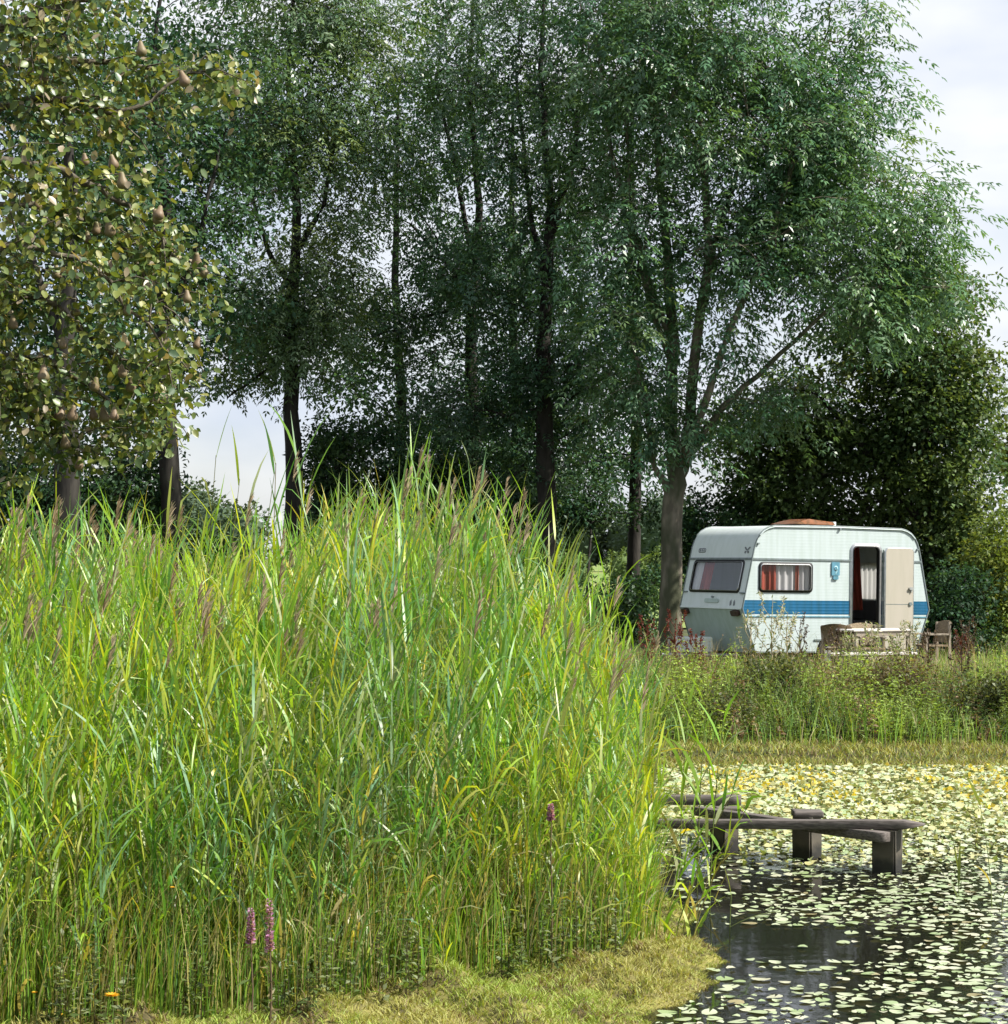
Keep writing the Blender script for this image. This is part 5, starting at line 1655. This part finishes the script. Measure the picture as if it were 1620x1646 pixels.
cand = []
NC = 110000
cy_ = rng.uniform(10.2, 25.8, NC); cx_ = rng.uniform(0.6, 0.34 * 25.8, NC)
pxc, pyc = 810 + cx_ / cy_ * F, HOR + HC / cy_ * F
kp = (cx_ < 0.335 * cy_) & (cx_ > mat_edge(cy_) + 0.07) & (cy_ < 25.6) & (rng.random(NC) < pad_density(pxc, pyc))
for x, y, py in zip(cx_[kp], cy_[kp], pyc[kp]):
    cand.append((float(x), float(y), float((0.020 + 0.040 * rng.random() ** 1.6) * (1.0 if py > 1430 else 0.8)), float(py)))
# thin out overlaps with a grid
grid, pads = {}, []
for x, y, rad, py in cand:
    kx, ky = int(x / 0.17), int(y / 0.17)
    f = 0.86 if py > 1440 else 0.66
    ok = True
    for ax in (-1, 0, 1):
        for ay in (-1, 0, 1):
            for q in grid.get((kx + ax, ky + ay), ()):
                if (q[0] - x) ** 2 + (q[1] - y) ** 2 < (f * (q[2] + rad)) ** 2: ok = False
    if ok:
        grid.setdefault((kx, ky), []).append((x, y, rad)); pads.append((x, y, rad, py))
PADC = [(0.37, 0.43, 0.25), (0.44, 0.48, 0.32), (0.28, 0.36, 0.17), (0.48, 0.48, 0.34), (0.30, 0.26, 0.13)]  # pad greens whitened, the sky glare on them is put into the colour
PPR = [.31, .31, .21, .145, .025]
score = [p[2] / p[1] + (0 if 0 < 810 + p[0] / p[1] * F < 1625 and p[3] < 1655 else -9) for p in pads]
order = np.argsort(score)[::-1]
single = set(order[:300].tolist())
pool = []
for s_ in range(10):
    for c_ in range(5):
        V, T = pad_mesh(1.0, s_)
        V[:, 2] *= 1
        pool.append(np_mesh('lily_pad', V * np.array([1, 1, 12.0]), None, M['pad'], np.tile(np.array(PADC[c_]), (len(V), 1)), tris=T))
for i in single:
    x, y, rad, py = pads[i]
    o = bpy.data.objects.new('lily_pad', pool[int(rng.integers(10)) * 5 + int(rng.choice(5, p=PPR))])
    o.location = (x, y, 0.004 + 0.006 * rng.random())
    o.rotation_euler = (rng.normal(0, 0.05), rng.normal(0, 0.05), rng.random() * 6.28)
    o.scale = (rad, rad, rad)
    COL.objects.link(o)
    tag(o, 'small round pale green lily pad floating on the near pond water', 'lily pad', 'lily pads floating on the pond')
Vs, Ts, Cs, nv = [], [], [], 0
for i, (x, y, rad, py) in enumerate(pads):
    if i in single: continue
    V, T = pad_mesh(rad, int(rng.integers(1000)), 8)
    far_t = np.clip((1430 - py) / 120, 0, 1)
    a = rng.random() * 6.28
    tl = rng.normal(0, 0.05 + 0.22 * far_t)
    V = V @ np.array(Matrix.Rotation(a, 3, 'Z').to_3x3()).T @ np.array(Matrix.Rotation(tl, 3, 'X')).T
    V = V + np.array([x, y, 0.006 + 0.01 * rng.random() + abs(tl) * rad * 0.8])
    c = np.array(PADC[int(rng.choice(5, p=PPR))])
    if far_t > 0.3 and rng.random() < 0.35: c = np.array([0.44, 0.42, 0.19])
    Vs.append(V); Ts.append(T + nv); Cs.append(np.tile(c, (len(V), 1))); nv += len(V)
o = link('far_lily_pads', np_mesh('far_lily_pads', np.concatenate(Vs), None, M['pad'], np.concatenate(Cs), tris=np.concatenate(Ts)))
tag(o, 'pale carpet of crowded floating leaves on the far water', 'lily pads', kind='stuff')
# upright small leaves and yellow blooms in the far carpet
g = Geo()
n = 16000
y = rng.uniform(9.2, 13.55, n) * DS; x = rng.uniform(0.8, 0.66 * 13.5, n)
k = (x > marsh_edge(y) + 0.1) & (x < 0.335 * y) & (rng.random(n) < np.interp(y / DS, [9.2, 10.5, 13.5], [0.15, 0.8, 1.0])); x, y = x[k], y[k]
B = np.stack([x, y, np.full(len(x), 0.0)], 1)
d = rdir(len(x)); d[:, 2] = np.abs(d[:, 2]) * 0.7 + 0.15
ln = 0.025 + 0.05 * rng.random(len(x))
V, Q = leaves(B, d, rdir(len(x), 0.6), ln, ln * 0.7)
g.add(V, Q, rep(pick([(0.36, 0.41, 0.20), (0.44, 0.45, 0.24), (0.24, 0.31, 0.11), (0.11, 0.15, 0.05)], len(x), [.33, .3, .19, .18]), 4))  # pale tones carry painted sky reflection on the far leaves
n = 34000
y = rng.uniform(10.2, 13.52, n) * DS; x = rng.uniform(0.9, 0.66 * 13.5, n)
k = (x > marsh_edge(y) + 0.1) & (x < 0.335 * y) & (rng.random(n) < np.interp(y / DS, [10.2, 11.0, 13.5], [0.25, 0.9, 1.0])); x, y = x[k], y[k]
B = np.stack([x, y, 0.003 + 0.006 * rng.random(len(x))], 1)
d = rdir(len(x)); d[:, 2] *= 0.1
ln = 0.035 + 0.05 * rng.random(len(x))
V, Q = leaves(B, d, unit(np.array([0, 0, 1.0]) + rdir(len(x)) * 0.12), ln, ln * 0.9, 0.05)
g.add(V, Q, rep(pick([(0.38, 0.41, 0.19), (0.46, 0.46, 0.26), (0.28, 0.34, 0.12), (0.42, 0.38, 0.13)], len(x)), 4))  # flat leaves paled the same way, sky glare put into their colour
n = 1100
y = (11.0 + 2.4 * rng.beta(2, 1.6, n)) * DS; x = rng.uniform(1.3, 6.5, n)
k = np.sin(x * 2.6 + 0.5) + np.sin(x * 6.1) * 0.6 + rng.normal(0, 0.5, n) > 0.1; x, y = x[k], y[k]
B = np.stack([x, y, 0.03 + 0.05 * rng.random(len(x))], 1)
ln = 0.03 + 0.03 * rng.random(len(x))
V, Q = leaves(B, rdir(len(x), 0.5), rdir(len(x), 1.0), ln, ln)
g.add(V, Q, rep(pick([(0.62, 0.5, 0.06), (0.55, 0.45, 0.12)], len(x)), 4))
o = link('pond_flowers', g.mesh('pond_flowers', M['herb']))
tag(o, 'upright leaves and yellow blooms over the far lily carpet', 'water plants', kind='stuff')


# ------------------------------------------------------------------ pear tree at the left
def pear_leaf_mesh(seed):
    rr = np.random.default_rng(seed)
    s = np.array([0, 0.18, 0.5, 0.8, 1.0])
    w = np.array([0.02, 0.25, 0.34, 0.2, 0.01])
    V = []
    curl = rr.uniform(0.0, 0.5)
    for t, ww in zip(s, w):
        V += [(-ww, t, 0.12 * ww - curl * t * t * 0.4), (0, t, -curl * t * t * 0.4 - 0.03), (ww, t, 0.12 * ww - curl * t * t * 0.4)]
    Q = []
    for k in range(4):
        for j in (0, 1):
            Q.append((k * 3 + j, k * 3 + j + 1, k * 3 + j + 4, k * 3 + j + 3))
    return np.array(V), np.array(Q)


PY = 6.6 * DS
PEAR_B = (-3.55, PY)
pz = gz(*PEAR_B)
pear = empty('pear_tree', (PEAR_B[0], PEAR_B[1], pz))
tag(pear, 'pear tree with olive leaves and hanging pears reaching in from the left', 'tree')
pinv = Matrix.Translation((-PEAR_B[0], -PEAR_B[1], -pz))


def plink(name, me, parent=None):
    o = link(name, me, parent or pear)
    if parent is None: o.matrix_parent_inverse = pinv
    return o


def pear_ok(p):
    x, y = project(p)
    lim = np.interp(y, [-400, 0, 60, 110, 180, 260, 380, 470, 560, 640, 700, 750, 790], [150, 230, 330, 425, 400, 335, 355, 375, 365, 335, 310, 230, 60])
    return x < lim + 6 * rng.normal(size=np.shape(x))


gb = Geo()
trunk = np.array([[-3.55, PY, pz - 0.1], [-3.5, PY, 1.0], [-3.52, PY, 2.2], [-3.45, PY, 3.6], [-3.4, PY, 5.0], [-3.3, PY, 6.2]])
V, Q = tubes(trunk[None], np.array([[0.14, 0.11, 0.10, 0.08, 0.05, 0.02]]), 9); gb.add(V, Q, (0.1, 0.1, 0.1))
limbs = []
LB = [((-3.5, 2.4), [(-60, 480), (60, 470), (170, 560), (250, 640)], 6.5), ((-3.5, 2.9), [(-80, 330), (80, 330), (200, 390), (275, 520)], 6.7), ((-3.45, 3.6), [(-60, 250), (100, 270), (210, 330), (300, 430)], 6.3),
      ((-3.45, 4.0), [(-60, 190), (90, 150), (210, 190), (330, 90)], 6.6), ((-3.4, 4.6), [(-60, 60), (80, 20), (170, -20), (260, -60)], 6.4), ((-3.5, 2.3), [(-80, 600), (20, 640), (90, 700), (130, 740)], 6.6),
      ((-3.45, 3.3), [(-100, 420), (40, 400), (150, 420), (262, 560)], 6.0), ((-3.4, 4.4), [(-60, 120), (100, 90), (230, 110), (400, 120)], 7.0), ((-3.5, 2.6), [(-60, 560), (80, 580), (170, 640), (215, 690)], 6.9),
      ((-3.4, 4.8), [(-100, -60), (20, -100), (120, -160), (200, -200)], 6.6), ((-3.5, 2.8), [(-160, 450), (-40, 520), (20, 600), (50, 690)], 6.2)]
for (x0, z0), pl, D in LB:
    pts = [np.array([x0, PY, z0])] + [np.array(P(px, py, PY / DS + (D - 6.6) * 0.6 + 0.06 * k)) for k, (px, py) in enumerate(pl)]
    A = np.array(pts); t = np.linspace(0, 1, len(A)); tt = np.linspace(0, 1, 17)
    A = np.stack([np.interp(tt, t, A[:, j]) for j in range(3)], 1)
    A[1:-1] = (A[:-2] + 2 * A[1:-1] + A[2:]) / 4
    A[1:-1] += rng.normal(0, 0.012, A[1:-1].shape)
    limbs.append(A)
    V, Q = tubes(A[None], np.linspace(0.036, 0.006, 17)[None], 6); gb.add(V, Q, (0.1, 0.1, 0.1))
twigs = []
for A in limbs:
    for k in range(26):
        i = int(rng.integers(4, 17)); s = A[i]
        d = unit(rng.normal(size=3) * np.array([0.8, 0.7, 0.5]) + np.array([0.45, 0, -0.25]))
        L = rng.uniform(0.15, 0.5)
        e = s + d * L; m_ = (s + e) / 2 + np.array([0, 0, 0.05 * L])
        if not pear_ok(e): continue
        V, Q = tubes(np.array([[s, m_, e - np.array([0, 0, 0.12 * L])]]), np.array([[0.006, 0.004, 0.002]]), 4); gb.add(V, Q, (0.1, 0.1, 0.1))
        twigs.append((s, e - np.array([0, 0, 0.12 * L])))
plink('trunk', gb.mesh('trunk', M['pearbark'], smooth=True))


TS = np.array([t[0] for t in twigs]); TE = np.array([t[1] for t in twigs])
n = 11500
ti = rng.integers(len(twigs), size=n)
B = TS[ti] + (TE - TS)[ti] * rng.random((n, 1)) ** 0.7 + rng.normal(size=(n, 3)) * 0.07
B = B[pear_ok(B)]
n = len(B)
Dv = rdir(n); Dv[:, 2] -= 0.55; Dv = unit(Dv)
Nv = unit(np.array([0.1, -0.3, 0.8]) + rdir(n) * 0.8)
Sv = unit(np.cross(Dv, Nv)); Nv = np.cross(Sv, Dv)
Ls = 0.034 + 0.032 * rng.random(n)
PC = [(0.12, 0.17, 0.04), (0.18, 0.21, 0.045), (0.085, 0.14, 0.045), (0.06, 0.11, 0.05), (0.30, 0.30, 0.10), (0.30, 0.25, 0.17)]
ci = rng.choice(6, n, p=[.28, .24, .2, .14, .09, .05])
px_, py_ = project(B)
vis = (px_ > 0) & (py_ > 0) & (px_ < 430)
sc_ = Ls / B[:, 1] + np.where(vis, 1, 0)
big = np.argsort(sc_)[::-1][:300]
isbig = np.zeros(n, bool); isbig[big] = True
pool = {(s, c): None for s in range(4) for c in range(6)}
for s in range(4):
    LV, LQ = pear_leaf_mesh(s)
    for c in range(6):
        pool[(s, c)] = np_mesh('leaf', LV, LQ, M['pearleaf'], np.tile(np.array(PC[c]), (len(LV), 1)), smooth=True)
for i in big:
    o = bpy.data.objects.new('leaf', pool[(int(rng.integers(4)), int(ci[i]))])
    m4 = Matrix.Identity(4)
    for r_ in range(3):
        m4[r_][0], m4[r_][1], m4[r_][2], m4[r_][3] = Sv[i][r_] * Ls[i], Dv[i][r_] * Ls[i], Nv[i][r_] * Ls[i], B[i][r_]
    COL.objects.link(o); o.parent = pear
    o.matrix_local = pinv @ m4
g = Geo()
for s in range(4):
    sel = np.where(~isbig & (np.arange(n) % 4 == s))[0]
    LV, LQ = pear_leaf_mesh(s)
    V = B[sel][:, None] + (LV[None, :, 0:1] * Sv[sel][:, None] + LV[None, :, 1:2] * Dv[sel][:, None] + LV[None, :, 2:3] * Nv[sel][:, None]) * Ls[sel][:, None, None]
    Q = (np.arange(len(sel))[:, None, None] * len(LV) + LQ[None]).reshape(-1, 4)
    g.add(V, Q, np.repeat(np.array(PC)[ci[sel]] * (0.8 + 0.4 * rng.random((len(sel), 1))), len(LV), 0))
o = plink('foliage', g.mesh('foliage', M['pearleaf'], smooth=True)); o['kind'] = 'stuff'

# pears
M['pear'] = noise_mat('pear_skin', (0.12, 0.12, 0.045), (0.20, 0.18, 0.08), 14, 0.55, c3=(0.18, 0.125, 0.075), scale2=5, spec=0.4)
prof_p = [(0.0, 0.002), (-0.002, 0.012), (-0.012, 0.0155), (-0.03, 0.0195), (-0.048, 0.028), (-0.066, 0.034), (-0.082, 0.0325), (-0.094, 0.022), (-0.098, 0.008), (-0.095, 0.002)]
V, Q = [], []
ns_ = 14
for k in range(ns_):
    a = 2 * math.pi * k / ns_
    V += [(r * math.cos(a), r * math.sin(a), zz_) for zz_, r in prof_p]
for k in range(ns_):
    for j in range(len(prof_p) - 1):
        Q.append((k * 10 + j, ((k + 1) % ns_) * 10 + j, ((k + 1) % ns_) * 10 + j + 1, k * 10 + j + 1))
pear_me = np_mesh('pear', V, Q, M['pear'], smooth=True)
V, Q = tubes(np.array([[[0, 0, -0.002], [0.003, 0, 0.015], [0.008, 0, 0.032]]]), np.array([[0.002, 0.0017, 0.002]]), 5)
stalk_me = np_mesh('stalk', V, Q, M['pearbark'])
PEARS = [(62, 30), (52, 118), (70, 125), (40, 245), (135, 260), (178, 262), (155, 370), (173, 368), (195, 290), (248, 350), (258, 345), (275, 405), (316, 420), (175, 430), (160, 440), (140, 385), (198, 548), (185, 590), (195, 600), (266, 558), (100, 555),
         (148, 668), (165, 668), (183, 668), (118, 665), (100, 665), (103, 712), (128, 748), (320, 555), (230, 470), (250, 640), (62, 330), (20, 520), (70, 600), (300, 480), (205, 500), (330, 440), (90, 440), (40, 420), (290, 128), (225, 80), (120, 500), (155, 620), (60, 660), (212, 620)]
for k, (px, py) in enumerate(PEARS):
    D = 6.35 + 0.35 * rng.random()
    o = bpy.data.objects.new('pear', pear_me); COL.objects.link(o); o.parent = pear
    p = P(px, py - 14, D); s_ = rng.uniform(0.66, 0.98)
    # hang it from the closest twig at that spot
    q = TE[np.argmin((TE[:, 0] - p.x) ** 2 + (TE[:, 2] - p.z) ** 2 + 0.1 * (TE[:, 1] - D * DS) ** 2)]
    p.y = 0.5 * p.y + 0.5 * q[1]; kk = p.y / (D * DS)
    p.x *= kk; p.z = HC + (p.z - HC) * kk
    o.matrix_local = pinv @ (Matrix.Translation(p) @ Matrix.Rotation(rng.normal(0, 0.16), 4, 'X') @ Matrix.Rotation(rng.normal(0, 0.16), 4, 'Y') @ Matrix.Rotation(rng.random() * 6, 4, 'Z') @ Matrix.Scale(s_, 4))
    st = bpy.data.objects.new('stalk', stalk_me); COL.objects.link(st); st.parent = o
